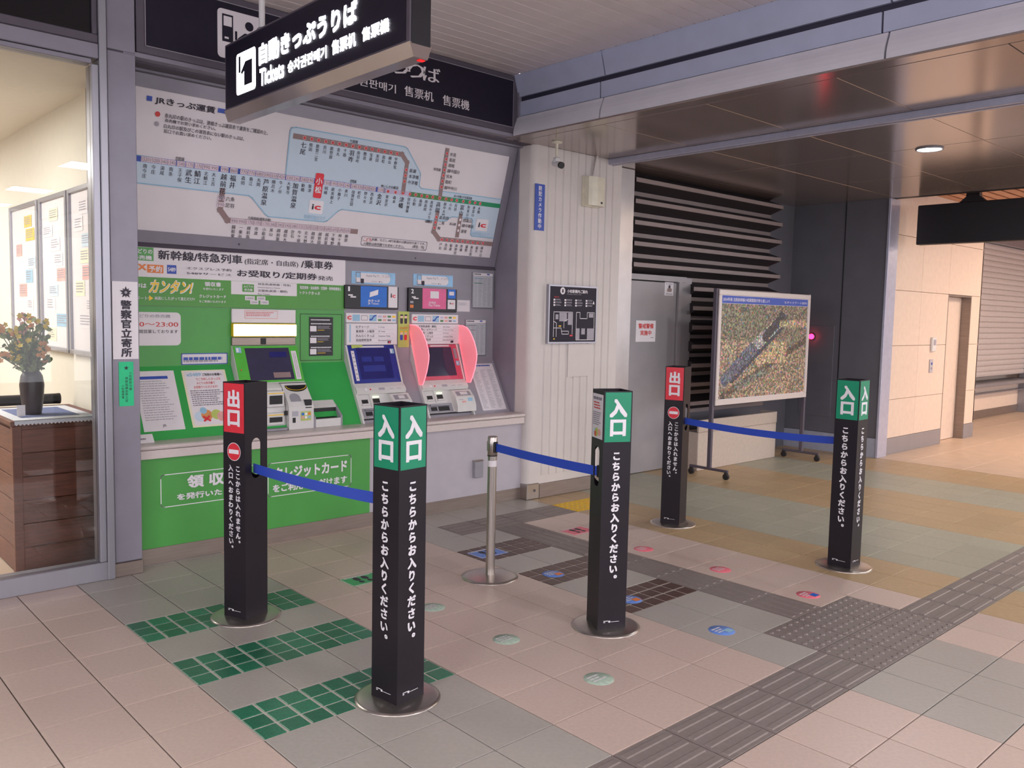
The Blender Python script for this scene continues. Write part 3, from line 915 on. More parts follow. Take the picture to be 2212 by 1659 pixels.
tb(hb, 'lettering', 'white_panel', '售票機', (956, 204), (1013.4, 239.7), 0.012)
tb(hb, 'lettering', 'white_panel', '售票机', (873.3, 184), (935.8, 221), 0.012)
u0, v1 = hb.px(774.4, 164.4); u1, v0 = hb.px(854.7, 202.6); pit = (u1 - u0) / 4
hb.text('lettering', 'white_panel', '승차권판매기', u0 - 2 * pit, v0, u1, v1, bold=0.012)
hb.text('lettering', 'white_panel', 'Tickets', u0 - 2 * pit - 0.42, v0 + 0.006, u0 - 2 * pit - 0.07, v1, bold=0.012)
hb.flush(hs)

# ---------------------------------------------------------------- illuminated sign hanging across the view
XH = 0.80
hg = root('hanging_sign', (XH + 0.055, -0.92, 2.66), 'lit black hanging ticket sign with glowing white letters', 'sign')
YN, YFAR = -1.845, 0.0
MB().bbox(XH, XH + 0.11, YN, YFAR, 2.72, 3.10, 0.006).build('sign_box', 'grey_dark', hg)
MB().box(XH - 0.002, XH, YN + 0.03, YFAR - 0.02, 2.735, 3.085).build('sign_face', 'black_sign', hg)
MB().prism([(XH - 0.004, 2.725), (XH + 0.018, 2.665), (XH + 0.092, 2.665), (XH + 0.114, 2.725)], YN - 0.003, YFAR + 0.003, 'y').build('bottom_cover', 'soffit_metal', hg)
MB().box(XH + 0.005, XH + 0.105, YN - 0.004, YN, 2.72, 3.095).build('end_cap', 'black_plain', hg)
MB().bbox(XH + 0.06, XH + 0.09, YN + 0.012, YN + 0.035, 2.662, 2.668, 0.001).build('red_spot', 'red_mark', hg)  # small self-glowing red spot on the underside, near end
hf = Board((XH - 0.002, 0, 0), (0, -1, 0), (0, 0, 1))
a = hf.px(511, 119); b = hf.px(552.7, 191)
s = a[1] - b[1]
hf.round('pictogram', 'sign_lit', a[0], b[1], b[0], a[1], 0.02, 1)
hf.rect('pictogram', 'black_sign', a[0] + 0.03, b[1] + 0.12, a[0] + 0.055, b[1] + 0.21, 2)
hf.poly('pictogram', 'black_sign', [(a[0] + .10, b[1] + .04), (b[0] - .04, b[1] + .04), (b[0] - .04, b[1] + .17), (a[0] + .115, b[1] + .17), (a[0] + .06, b[1] + .12), (a[0] + .07, b[1] + .105), (a[0] + .10, b[1] + .12)], 2)
tb(hf, 'lettering', 'sign_lit', '自動きっぷうりば', (560, 97), (773, 50), 0.045)
tb(hf, 'lettering', 'sign_lit', 'Tickets', (561.7, 150.3), (614.8, 167), 0.034)
tb(hf, 'lettering', 'sign_lit', '승차권판매기', (622.3, 133.4), (706.4, 125.5), 0.034)
tb(hf, 'lettering', 'sign_lit', '售票机', (717.7, 89.3), (769.7, 99.5), 0.034)
tb(hf, 'lettering', 'sign_lit', '售票機', (783, 62), (842, 67.8), 0.034)
hf.flush(hg)
for y in (-0.36, -1.45):
    MB().tube([(XH + 0.055, y, 3.10), (XH + 0.055, y, Z_CEIL)], 0.017, 14).build('hanger_rod', 'white_plastic', hg)
    MB().lathe([(0.03, 0.0), (0.028, 0.02), (0.018, 0.03)], (XH + 0.055, y, 3.10), 16).build('rod_collar', 'alu', hg)

# ---------------------------------------------------------------- tilted fare map
V_F = Vector((0, -0.27, 0.975)).normalized()
fb = root('fare_map_board', (1.9, 0.715, 1.99), 'large white railway fare map board tilted above the ticket machines', 'fare board')
F = Board((0, 0.715, 1.99), (1, 0, 0), V_F)
def slab(bd, u0, v0, u1, v1, h0, h1):
    vs = [bd.at(u, v, h) for h in (h0, h1) for u, v in ((u0, v0), (u1, v0), (u1, v1), (u0, v1))]
    return MB().mesh(vs, [(3, 2, 1, 0), (4, 5, 6, 7), (0, 1, 5, 4), (1, 2, 6, 5), (2, 3, 7, 6), (3, 0, 4, 7)])
bl, br_, tr = F.px(294, 503), F.px(1058, 557), F.px(1099, 338)
U1, V0, V1 = br_[0], br_[1], tr[1]
VT = F.px(1117, 320)[1]
slab(F, 0.34, V0 - 0.002, U1 + 0.002, V1 + 0.002, -0.05, -0.002).build('map_panel', 'white_panel', fb)
slab(F, 0.34, -0.005, X_SIDE - 0.005, V0, -0.05, 0.008).build('frame_rail', 'grey_frame', fb)
slab(F, 0.34, V1, X_SIDE - 0.005, VT, -0.05, 0.008).build('frame_rail', 'grey_frame', fb)
slab(F, U1, V0, X_SIDE - 0.005, V1, -0.05, 0.008).build('frame_rail', 'grey_frame', fb)
MB().prism([(0.69, 1.955), (0.715, 1.985), (0.78, 1.985), (0.78, 1.955)], 0.34, X_SIDE - 0.003).build('shadow_gap', 'grey_dark', fb)
for (x, y) in ((515, 527), (896, 557)):
    u, v = F.px(x, y)
    F.disc('frame_screw', 'grey_dark', u, v, 0.008, 8)
# printed map
zone = F.pxs([(292, 333), (600, 386), (612, 385), (617, 378), (627, 282), (631, 276), (640, 275), (874, 317), (880, 321), (907, 372), (908, 378), (905, 402), (910, 407), (1081.7, 430.6), (1065.4, 514.7), (1019, 510), (1016.5, 506), (1021, 476), (1018, 472), (977, 468), (972, 470), (964, 477), (940, 477), (738, 452.3), (730, 456), (706, 477), (700, 479), (580, 468), (574, 464), (544, 427), (537, 422.5), (294, 394.6)])
zone[0] = (0.345, zone[0][1]); zone[-1] = (0.345, zone[-1][1])
zone[13] = (U1 - 0.004, zone[13][1]); zone[14] = (U1 - 0.004, zone[14][1])
F.poly('map_print', 'map_blue', zone, 1)
for q in (zone[:14], zone[14:]):
    F.stroke('map_print', 'map_edge', q, 0.008, 2)
# title and notes
F.rpx('map_print', 'ink_blue', 317, 206, 328, 219, 2)
F.rpx('map_print', 'ink_blue', 471, 233, 488, 246, 2)
tb(F, 'map_print', 'ink', 'JRきっぷ運賃', (335.5, 207), (464, 248), 0.02)
F.disc('map_print', 'ink_red', *F.px(340.3, 246.2), 0.016, 2)
F.disc('map_print', 'ink_grey', *F.px(338.5, 267.5), 0.014, 2)
tb(F, 'map_print', 'ink', '赤丸印の駅のきっぷは、連絡きっぷ運賃表で運賃をご確認の上、', (356, 244), (578, 292), 0.01)
tb(F, 'map_print', 'ink', '券売機でお買い求めください。', (356, 255.5), (465, 282), 0.01)
tb(F, 'map_print', 'ink', '白丸印の駅及びこの運賃表にない駅のきっぷは、', (354, 267), (527, 304.5), 0.01)
tb(F, 'map_print', 'ink', '窓口でお買い求めください。', (353.5, 278), (456, 303), 0.01)
frame_px(F, 'map_print', 'ink_soft', 782, 510, 920, 541, 0.015, 0.004, 2)
tb(F, 'map_print', 'ink_red', 'こども', (785.5, 512), (802, 522), 0.01)
tb(F, 'map_print', 'ink', '半額、ただし10円未満のは数は切り捨てです。', (803, 514), (918, 530), 0.005)
tb(F, 'map_print', 'ink', '入場券は券売機でお求めください。', (784.5, 522), (872, 536), 0.005)
tb(F, 'map_print', 'ink', '(単位：円)', (891, 529), (915, 539), 0.005)

SM, LG = 0.030, 0.046
def names(px_pts, labels, off=0.026, part='station_names'):
    for (x, y), s in zip(px_pts, labels):
        if not s: continue
        u, v = F.px(x, y)
        big = s.startswith('*')
        s = s.lstrip('*')
        c = LG if big else SM
        F.vert(part, 'ink', s, u, v - off, c, c * 0.95, 3, 0.015 if big else 0.004)
def lerp_line(xs, p0, p1):
    return [(x, p0[1] + (p1[1] - p0[1]) * (x - p0[0]) / (p1[0] - p0[0])) for x in xs]
# main line with price boxes
W = 0.036
xs1 = [313.8, 332.7, 351.6, 370.5, 390.4, 409.3, 428.2, 446.1, 463, 484.9, 504.8, 526.7, 543.6, 560.5, 576.4, 592.3, 608.2, 625.1, 640, 656, 670.9]
l1 = lerp_line(xs1, (292, 341), (484.9, 366)) [:10] + lerp_line(xs1, (484.9, 366), (688.8, 392))[10:]
pr1 = '1520 1520 1340 1340 1340 1170 1170 990 990 990 860 770 770 680 590 510 420 330 240 240 190'.split()
xs2 = [705.9, 720.8, 735.3, 749.6, 764.5, 777.5, 791.4, 804.9, 821.6]
l2 = lerp_line(xs2, (705.9, 394.5), (821.6, 410))
pr2 = '150 190 200 240 240 330 420 420 510'.split()
F.stroke('map_print', 'ink_blue', F.pxs([(292, 341), (484.9, 366), (688.8, 392), (828, 411)]), W, 2)
st2 = [(837.7, 413.2), (853.7, 415.2), (869.6, 417.2), (884.9, 419.1), (897.4, 420.7), (910.2, 422.7), (922.1, 424.3), (934.2, 425.7), (949, 428), (963, 429.7), (975, 431.5), (986.3, 433), (1000.3, 435), (1014.2, 436.6), (1025.7, 438), (1036.7, 439.6)]
F.stroke('map_print', 'map_lilac', F.pxs([(829, 411), (886, 419.3)]), W, 2)
F.stroke('map_print', 'map_green', F.pxs([(888, 419.6), (975, 431.5)]), W, 2)
F.stroke('map_print', 'map_teal', F.pxs([(975, 431.5), (1078, 445)]), W, 2.2)
def prices(pts, pr):
    for (x, y), s in zip(pts, pr):
        u, v = F.px(x, y)
        F.rect('price_boxes', 'map_price', u - 0.026, v - 0.016, u + 0.026, v + 0.016, 3)
        F.text('price_boxes', 'ink_soft', s, u - 0.022, v - 0.011, u + 0.022, v + 0.011, 4)
prices(l1, pr1); prices(l2, pr2)
names(l1, ['南今庄', '今庄', '湯尾', '南条', '王子保', '*武生', '*鯖江', '北鯖江', '大土呂', '*越前花堂', '*福井', '森田', '春江', '丸岡', '*芦原温泉', '細呂木', '牛ノ谷', '大聖寺', '*加賀温泉', '動橋', '粟津'])
names(l2, ['明峰', '能美根上', '小舞子', '美川', '加賀笠間', '松任', '野々市', '西金沢', '*金沢'])
names(st2, ['東金沢', '森本', '*津幡', '倶利伽羅', '石動', '福岡', '西高岡', '高岡やぶなみ', '*高岡', '越中大門', '小杉', '呉羽', '*富山', '新富山口', '東富山', '水橋'])
def dots(pts, m='ink_red', r=0.011):
    for q in pts:
        u, v = F.px(*q)
        F.disc('station_dots', 'map_price', u, v, r * 1.25, 3, 12)
        F.disc('station_dots', m, u, v, r, 4, 12)
dots(st2)
# the station the map stands in
u, v = F.px(687.5, 401)
F.round('map_print', 'sign_red', u - 0.033, v - 0.088, u + 0.033, v + 0.088, 0.012, 4)
F.vert('station_names', 'white_print', '小松', u, v + 0.062, 0.06, 0.052, 5, 0.02)
# branch lines
n1 = [(657.5, 297.5), (673, 300), (687.7, 302.8), (703.3, 305.4), (718.2, 308), (732.8, 310.6), (747.2, 313), (761.6, 315.5), (775.9, 317.7), (790, 320), (803.4, 322.4), (817.3, 325), (830.6, 327.3), (844.1, 329.5), (857.2, 331.8)]
F.stroke('map_print', 'map_brown', F.pxs([(638, 294), (868, 333.5)]), W, 2)
F.stroke('map_print', 'map_brown', F.pxs([(868, 333.5), (879, 351)]), W, 2.1)
F.stroke('map_print', 'map_brown', F.pxs([(879, 351), (870.5, 414)]), W, 2.2)
names(n1, ['*七尾', '徳田', '能登二宮', '良川', '能登部', '金丸', '千路', '*羽咋', '南羽咋', '敷浪', '宝達', '免田', '高松', '横山', '宇野気'])
n2 = [(877, 366.6), (875.2, 379), (873, 391.6)]
dots(n1 + n2)
def side(pts, labels):
    for q, s in zip(pts, labels):
        u, v = F.px(*q)
        F.line('station_names', 'ink', s, u + 0.03, v - 0.013, 0.032, 3, 0.004)
side(n2, ['能瀬', '本津幡', '中津幡'])
h1 = [(965, 331.5), (963.5, 343.5), (961.3, 355.5), (959.3, 367), (957, 379), (955, 391), (953, 403.5)]
F.stroke('map_print', 'map_brown', F.pxs([(966, 325), (950, 425)]), W, 2.3)
dots(h1); side(h1, ['氷見', '島尾', '雨晴', '越中国分', '伏木', '能町', '越中中川'])
j1 = [(942, 468.7), (940, 480), (938, 491.5)]
F.stroke('map_print', 'map_brown', F.pxs([(944.5, 461), (936.5, 500)]), W, 2.3)
F.stroke('map_print', 'map_brown', F.pxs([(936.5, 500), (948, 516)]), W, 2.4)
j2 = [(953.6, 517), (964.8, 518.3), (976, 519.5), (987.6, 520.4), (998.6, 521.3), (1009.7, 522.3), (1020.7, 523.6), (1031.6, 524.6), (1042.4, 525.3)]
F.stroke('map_print', 'map_brown', F.pxs([(948, 516), (1062, 527)]), W, 2.5)
dots(j1 + j2); side(j1, ['新高岡', '二塚', '林'])
names(j2, ['戸出', '油田', '砺波', '東野尻', '高儀', '福野', '東石黒', '福光', '越中山田'])
t1 = [(993.5, 474.5), (991.3, 486), (989, 498)]
F.stroke('map_print', 'map_brown', F.pxs([(994.5, 467), (987.5, 508)]), W, 2.3)
dots(t1, 'white_print', 0.009); side(t1, ['西富山', '婦中鵜坂', '速星'])
e1 = [(478, 427.5), (476.5, 441.5)]
F.stroke('map_print', 'map_brown', F.pxs([(480, 412), (475.5, 453)]), W, 2.3)
F.stroke('map_print', 'map_brown', F.pxs([(475.5, 453), (491, 475.5)]), W, 2.4)
F.stroke('map_print', 'map_brown', F.pxs([(491, 475.5), (768, 500)]), W, 2.5)
prices(e1, ['990', '990']); side(e1, ['六条', '足羽'])
xs = [505.7, 521.8, 538.5, 555, 571.6, 587.3, 603.3, 618.8, 634, 648.7, 663, 677.8, 692.8, 707.5, 721.5, 736, 750]
e2 = lerp_line(xs, (505.7, 477), (750, 498.5))
prices(e2, '990 990 1170 1170 1170 1340 1340 1340 1340 1520 1520 1520 1520 1690 1690 1690 1690'.split())
names(e2, ['越前東郷', '一乗谷', '越前高田', '市波', '小和清水', '美山', '越前薬師', '越前大宮', '計石', '牛ケ原', '北大野', '越前大野', '越前田野', '越前富田', '下唯野', '柿ケ島', '勝原'])
# line names and card areas
for (x, y, s, w) in ((378, 341.5, '北陸線', 20), (755, 304, '七尾線', 18), (755.5, 390.5, '北陸線', 14), (823, 401, 'IRいしかわ鉄道', 38), (535, 470.5, '九頭竜線(越美北線)', 50), (936, 364.5, '氷見線', 16), (980, 423, 'あいの風とやま鉄道線', 40), (918, 477.5, '城端線', 15), (970.5, 483, '高山線', 14)):
    u, v = F.px(x, y); u1, _v = F.px(x + w, y)
    F.text('map_print', 'ink', s, u, v - 0.012, u1, v + 0.012, 4, 0.01)
for (x0, y0, x1, y1) in ((669, 431, 695.5, 463), (1030, 472, 1051, 500)):
    a, b = F.px(x0, y0), F.px(x1, y1)
    F.round('map_print', 'white_print', a[0], a[1], b[0], b[1], 0.01, 3)
    F.text('map_print', 'ink', 'i', a[0] + (b[0] - a[0]) * .2, b[1] + (a[1] - b[1]) * .3, a[0] + (b[0] - a[0]) * .32, b[1] + (a[1] - b[1]) * .7, 4, 0.03)
    F.text('map_print', 'sign_red', 'C', a[0] + (b[0] - a[0]) * .38, b[1] + (a[1] - b[1]) * .3, a[0] + (b[0] - a[0]) * .82, b[1] + (a[1] - b[1]) * .62, 4, 0.06)
    F.text('map_print', 'map_edge', '利用可能エリア', a[0] - 0.03, b[1] - 0.045, b[0] + 0.03, b[1] - 0.012, 4)
F.flush(fb)

# ---------------------------------------------------------------- banner above the green machine
bn = root('banner', (1.2, Y_WALL, 1.58), 'long white and green ticket banner under the fare map', 'banner')
B = Wall(Y_WALL - 0.012)
zt, zm, zb = 1.955, 1.765, 1.582
MB().box(0.34, 2.047, Y_WALL - 0.012, Y_WALL - 0.001, zm, zt).build('white_part', 'white_panel', bn)
MB().box(0.34, 2.047, Y_WALL - 0.012, Y_WALL - 0.001, zb, zm).build('green_part', 'green_banner', bn)
B.rpx('logo_box', 'green_panel', 268, 531, 331.7, 564, 1)
tb(B, 'lettering', 'white_print', 'みどりの', (285, 536), (329, 549), 0.02)
tb(B, 'lettering', 'white_print', '券売機', (285, 550), (328, 562), 0.02)
tb(B, 'lettering', 'ink', '新幹線/特急列車', (341, 539.3), (523, 571), 0.02)
tb(B, 'lettering', 'ink', '(指定席・自由席)', (528, 557.6), (644, 579), 0.01)
tb(B, 'lettering', 'ink', '/乗車券', (650, 561), (719, 583), 0.02)
tb(B, 'lettering', 'orange_print', 'EX', (286, 569), (316.4, 584), 0.03)
B.rpx('logo_box', 'orange_print', 317.5, 571, 353, 590.5, 1)
tb(B, 'lettering', 'white_print', '予約', (321, 573.5), (350, 588.5), 0.02)
B.rpx('logo_box', 'ink_blue', 360.6, 572, 381, 592, 1)
tb(B, 'lettering', 'white_print', '5489', (362.5, 577.5), (379, 587), 0.02)
tb(B, 'lettering', 'ink', 'エクスプレス予約', (403, 576), (499.5, 587), 0.01)
tb(B, 'lettering', 'ink', '5489サービス', (403, 587), (499.5, 597), 0.01)
tb(B, 'lettering', 'ink', 'お受取り/定期券', (511.7, 582), (684.6, 605.4), 0.02)
tb(B, 'lettering', 'ink', '発売', (686, 595.5), (718.8, 607), 0.015)
tb(B, 'lettering', 'white_print', '操作は', (276, 610), (316.4, 622.7), 0.025)
def slanted(bd, part, m, s, tl, br, bold, layer, sh=0.22):
    vs, fs, (a, b, c, d) = glyphs(s, bold)
    p, q = bd.px(*tl), bd.px(*br)
    sx, sy = (q[0] - p[0]) / (b - a), (p[1] - q[1]) / (d - c)
    bd.mb(part, m).mesh([bd.at(p[0] + (x - a) * sx + (y - c) * sy * sh, q[1] + (y - c) * sy, bd.lift * layer + z) for x, y, z in vs], fs)
slanted(B, 'lettering', 'white_print', 'カンタン!', (319, 602.5), (413, 636), 0.06, 2)
slanted(B, 'lettering', 'yellow_print', 'カンタン!', (321, 604), (411, 634.5), 0.025, 3)
tb(B, 'lettering', 'white_print', 'スタート!', (286, 638.5), (321, 649), 0.015)
a = B.px(326, 644); B.poly('lettering', 'yellow_print', [(a[0] - 0.012, a[1] - 0.018), (a[0] + 0.014, a[1]), (a[0] - 0.012, a[1] + 0.018)], 2)
tb(B, 'lettering', 'white_print', '画面にしたがって進むだけ!!', (334, 640), (420, 650), 0.015)
tb(B, 'lettering', 'white_print', '領収書', (441.5, 608.5), (477, 619.7), 0.02)
tb(B, 'lettering', 'white_print', 'を発行いたします', (438.5, 621), (483, 628), 0.015)
tb(B, 'lettering', 'white_print', 'クレジットカード', (430, 636), (488, 645), 0.02)
tb(B, 'lettering', 'white_print', 'をご利用いただけます', (430, 648), (488, 655), 0.015)
B.rpx('info_box', 'white_panel', 499, 606.5, 641, 640, 1)
B.rpx('info_box', 'green_banner', 523, 613.5, 548.3, 631, 2)
tb(B, 'lettering', 'white_print', 'みどりの', (526, 616), (546, 622), 0.015, 3)
tb(B, 'lettering', 'white_print', '券売機', (527, 623), (545, 629), 0.015, 3)
tb(B, 'lettering', 'ink', '特急券(新幹線・特急)', (557, 611), (627.7, 619.7), 0.005)
tb(B, 'lettering', 'ink', 'Limited Express Tickets', (557, 619.5), (605, 624.5))
tb(B, 'lettering', 'ink', '定期券(新規・継続)', (557, 625), (620.6, 633.5), 0.005)
tb(B, 'lettering', 'ink', 'Pass Tickets', (557, 633.5), (582.5, 637.5))
for (x0, y0, x1, y1, s) in ((529, 639.5, 550, 649, '10000'), (554.5, 640, 573, 649.5, '5000'), (540, 648.5, 558, 657.5, '2000'), (562, 648.8, 580, 658, '1000')):
    B.rpx('info_box', 'white_panel', x0, y0, x1, y1, 2)
    tb(B, 'lettering', 'ink_soft', s, (x0 + 2.5, y0 + 2.2), (x1 - 2.5, y1 - 2), 0, 3)
tb(B, 'lettering', 'white_print', '指定席券・自由席券・定期券・新幹線乗換え', (647.4, 617), (736.5, 628), 0.02)
tb(B, 'lettering', 'white_print', 'トクトクきっぷ', (647.4, 628.8), (690.7, 637), 0.02)
B.flush(bn)

# ---------------------------------------------------------------- notices on the machine wall
def plate(name, label, cat, bd, x0, y0, x1, y1, m, th=0.004, group=None, gap=0.0005, edge=None):
    """thin plate standing on the board bd; returns its root and a board on its front"""
    a, b = bd.px(x0, y0), bd.px(x1, y1)
    u0, u1, v0, v1 = min(a[0], b[0]), max(a[0], b[0]), min(a[1], b[1]), max(a[1], b[1])
    base = bd.at((u0 + u1) / 2, v0, 0)
    t = root(name, base, label, cat, group)
    slab(bd, u0, v0, u1, v1, gap, th).build('plate', m, t)
    nb = Board(bd.O + bd.N * th, bd.U, bd.V, 0.0009)
    nb.ext = (u0, v0, u1, v1)
    if edge:
        nb.stroke('border', edge, [(u0 + .003, v0 + .003), (u1 - .003, v0 + .003), (u1 - .003, v1 - .003), (u0 + .003, v1 - .003)], 0.006, 1, True)
    return t, nb
GW = Wall(Y_WALL)
t = root('opening_hours_sign', (0.6, Y_WALL, 1.3), 'white opening hours sign with red times on the green wall', 'sign')
b = Wall(Y_WALL - 0.004, 0.0009)
p, q = b.px(262, 673), b.px(391, 746)
MB().prism([(u, v) for u, v in b.round('_tmp', 'ink', p[0], q[1], q[0], p[1], 0.03)], Y_WALL - 0.004, Y_WALL - 0.0005, 'y').build('plate', 'white_panel', t)
b.parts.clear()
tb(b, 'lettering', 'ink_grey', 'みどりの券売機', (288, 678), (368, 687), 0.015)
tb(b, 'lettering', 'ink_red', '5:30〜23:00', (272, 695), (385, 706), 0.01)
tb(b, 'lettering', 'ink', '時間営業しております', (290, 712), (384, 720), 0.01)
b.flush(t)
t, b = plate('notice_strip', 'narrow white notice strip with blue border on the green wall', 'notice', GW, 391, 763.5, 491, 786, 'paper', edge='ink_blue')
b.scribble('print', 'ink_blue', b.px(396, 770)[0], b.px(396, 772)[1], b.px(486, 770)[0], b.px(486, 776)[1] - 0.01, 1, fill=0.7, seed=3)
b.scribble('print', 'ink_grey', b.px(396, 770)[0], b.px(396, 778)[1], b.px(476, 778)[0], b.px(476, 783)[1], 1, fill=0.7, seed=4)
b.flush(t)
t, b = plate('black_notice', 'black information notice with white text beside the green machine', 'notice', GW, 667.7, 684.6, 718.5, 768, 'black_plain')
u0, v0, u1, v1 = b.ext; hgt = v1 - v0
for k, f in enumerate((0.94, 0.84, 0.52, 0.23)):
    b.scribble('print', 'white_print', u0 + 0.012, v0 + hgt * (f - 0.03), u1 - 0.012, v0 + hgt * f, 1, fill=0.8, seed=k, jag=0.1)
for k, f in enumerate((0.63, 0.33, 0.04)):
    b.rect('print', 'white_panel', u0 + 0.006, v0 + hgt * f, u0 + 0.058, v0 + hgt * (f + 0.14), 1)
    b.scribble('print', 'ink_grey', u0 + 0.066, v0 + hgt * (f + 0.05), u1 - 0.01, v0 + hgt * (f + 0.14), 3, fill=0.4, seed=k + 9)
    b.scribble('print', 'yellow_print', u0 + 0.066, v0 + hgt * (f + 0.01), u1 - 0.06, v0 + hgt * (f + 0.04), 1, fill=0.5, seed=k + 19)
b.flush(t)
frame_px(GW, 'hatch_outline', 'slot_black', 648.6, 678, 737.8, 777, 0.004, 0.004)
GW.flush(wb)
for (x0, y0, x1, y1, lab) in ((759, 585, 853, 616.5, 'pale blue payment sticker above the sign with the blue field'), (892.4, 591, 977.5, 620.5, 'pale blue payment sticker above the sign with the pink field')):
    t, b = plate('payment_sticker', lab, 'sticker', GW, x0, y0, x1, y1, 'sky_ad', group='payment stickers')
    u0, v0, u1, v1 = b.ext; w, h = u1 - u0, v1 - v0
    b.round('glow', 'white_panel', u0 + w * .08, v0 + h * .12, u1 - w * .12, v1 - h * .12, h * .35, 1)
    b.round('phone', 'ink_soft', u0 + w * .09, v0 + h * .06, u0 + w * .2, v1 - h * .06, 0.006, 2)
    b.rect('phone', 'sky_ad', u0 + w * .1, v0 + h * .5, u0 + w * .19, v1 - h * .12, 3)
    b.rect('phone', 'white_panel', u0 + w * .1, v0 + h * .14, u0 + w * .19, v0 + h * .5, 3)
    b.round('phone', 'ink', u0 + w * .2, v0 + h * .04, u0 + w * .27, v0 + h * .42, 0.004, 3)
    b.text('lettering', 'ink_soft', 'Apple Payで、イコカ。', u0 + w * .32, v0 + h * .55, u0 + w * .88, v0 + h * .8, 2)
    b.text('lettering', 'ink_soft', 'ICOCA   ●Pay', u0 + w * .45, v0 + h * .15, u0 + w * .7, v0 + h * .28, 2)
    b.flush(t)
def ic_logo(b, u0, v0, u1, v1, layer=2):
    w, h = u1 - u0, v1 - v0
    b.text('logo', 'ink', 'i', u0 + w * .22, v0 + h * .5, u0 + w * .36, v0 + h * .72, layer, 0.03)
    b.text('logo', 'sign_red', 'C', u0 + w * .42, v0 + h * .5, u0 + w * .82, v0 + h * .65, layer, 0.06)
HW = Wall(Y_WALL - 0.03)
def mech_sign(num, lab, x0, y0, x1, y1):
    a, b = HW.px(x0, y0), HW.px(x1, y1)
    t = root('machine_sign', ((a[0] + b[0]) / 2, Y_WALL - 0.015, b[1]), lab, 'sign', 'black machine signs')
    MB().bbox(a[0], b[0], Y_WALL - 0.03, Y_WALL - 0.001, b[1], a[1], 0.004).build('sign_box', 'black_plain', t)
    return t
t = mech_sign(1, 'black machine sign number 1 with a blue ticket field', 745.5, 615, 861, 669)
HW.rpx('ticket_field', 'tag_blue', 779, 617.5, 835.4, 664, 1)
HW.rpx('card_field', 'white_panel', 839, 619, 858, 665, 1)
tb(HW, 'lettering', 'white_print', '1', (751.5, 618.5), (755.5, 629), 0.03)
HW.rpx('print', 'white_panel', 752, 635.5, 762, 639, 1); HW.rpx('print', 'white_panel', 757, 639.5, 769, 643, 1)
a, c = HW.px(798, 627), HW.px(817, 640)
HW.poly('print', 'white_print', [(a[0], c[1] - .01), (c[0] - .004, c[1] + .012), (c[0], a[1] + .008), (a[0] + .004, a[1] - .015)], 2)
tb(HW, 'lettering', 'white_print', 'JRきっぷ', (794.5, 646.5), (820, 653.5), 0.02)
tb(HW, 'lettering', 'white_print', 'JR Tickets', (794.5, 653), (818, 659.5), 0.01)
a, c = HW.px(840, 622), HW.px(857, 664); ic_logo(HW, a[0], c[1], c[0], a[1])
HW.flush(t)
t = mech_sign(2, 'black machine sign number 2 with a pink pass field', 883.5, 621, 986.8, 675)
HW.rpx('ticket_field', 'tag_pink', 912.7, 622.5, 963.3, 668, 1)
HW.rpx('ticket_field', 'tag_blue', 967.4, 625, 983.8, 645.5, 1)
HW.rpx('card_field', 'white_panel', 967, 647.5, 983, 668, 1)
tb(HW, 'lettering', 'white_print', '2', (888, 624), (893.5, 634), 0.03)
HW.rpx('print', 'white_panel', 889.5, 640, 898, 643, 1); HW.rpx('print', 'white_panel', 893, 643.3, 904, 646, 1)
HW.rpx('print', 'orange_print', 885.6, 658, 893, 665, 1); HW.rpx('print', 'ink_grey', 886, 650, 893, 655, 1)
HW.rpx('print', 'white_panel', 929.5, 629, 947.5, 645, 2)
HW.rpx('print', 'white_panel', 970, 630, 980.5, 638.5, 2)
tb(HW, 'lettering', 'white_print', '定期券', (926, 651), (941.5, 656.5), 0.015)
tb(HW, 'lettering', 'white_print', 'Pass Tickets', (926, 656.5), (950, 662.5), 0.01)
a, c = HW.px(968, 648), HW.px(982.5, 667); ic_logo(HW, a[0], c[1], c[0], a[1])
HW.flush(t)
t, b = plate('small_notice', 'small white notice right of the sign with the pink field', 'notice', GW, 987, 648, 1014, 673.4, 'paper')
u0, v0, u1, v1 = b.ext
b.scribble('print', 'ink_grey', u0 + .01, v0 + .05, u1 - .02, v1 - .02, 5, fill=0.3, seed=5); b.flush(t)
def holder(lab, x0, y0, x1, y1, seed):
    a, c = GW.px(x0, y0), GW.px(x1, y1)
    t = root('timetable_holder', ((a[0] + c[0]) / 2, Y_WALL - 0.01, c[1]), lab, 'timetable', 'timetable holders')
    MB().bbox(a[0], c[0], Y_WALL - 0.012, Y_WALL - 0.0008, c[1], a[1], 0.002).build('back_plate', 'machine_grey', t)
    MB().box(a[0] + .008, c[0] - .008, Y_WALL - 0.0135, Y_WALL - 0.012, c[1] + .008, a[1] - .004).build('paper', 'paper', t)
    MB().bbox(a[0] - .002, c[0] + .002, Y_WALL - 0.020, Y_WALL - 0.015, c[1] - .002, a[1] - .03, 0.001).build('cover', 'acrylic', t)
    b = Wall(Y_WALL - 0.0135, 0.0004)
    u0, v0, u1, v1 = a[0] + .014, c[1] + .014, c[0] - .014, a[1] - .008
    b.scribble('print', 'ink', u0, v1 - .012, u0 + .09, v1 - .002, 1, fill=0.9, seed=seed)
    b.rect('print', 'ink_blue', u1 - .06, v1 - .010, u1 - .03, v1, 1)
    for k in range(4):
        uu = u0 + (u1 - u0) * k / 4
        b.scribble('print', 'ink_grey', uu, v0, uu + (u1 - u0) * .19, v1 - .04, 20, fill=0.28, seed=seed + k, jag=0.4)
    b.rect('print', ('map_teal' if seed < 50 else 'ink_grey'), u0, v1 - .085, u0 + .1, v1 - .08, 2)
    b.rect('print', ('map_edge' if seed < 50 else 'ink_grey'), u0, v1 - .045, u0 + .1, v1 - .038, 2)
    b.flush(t)
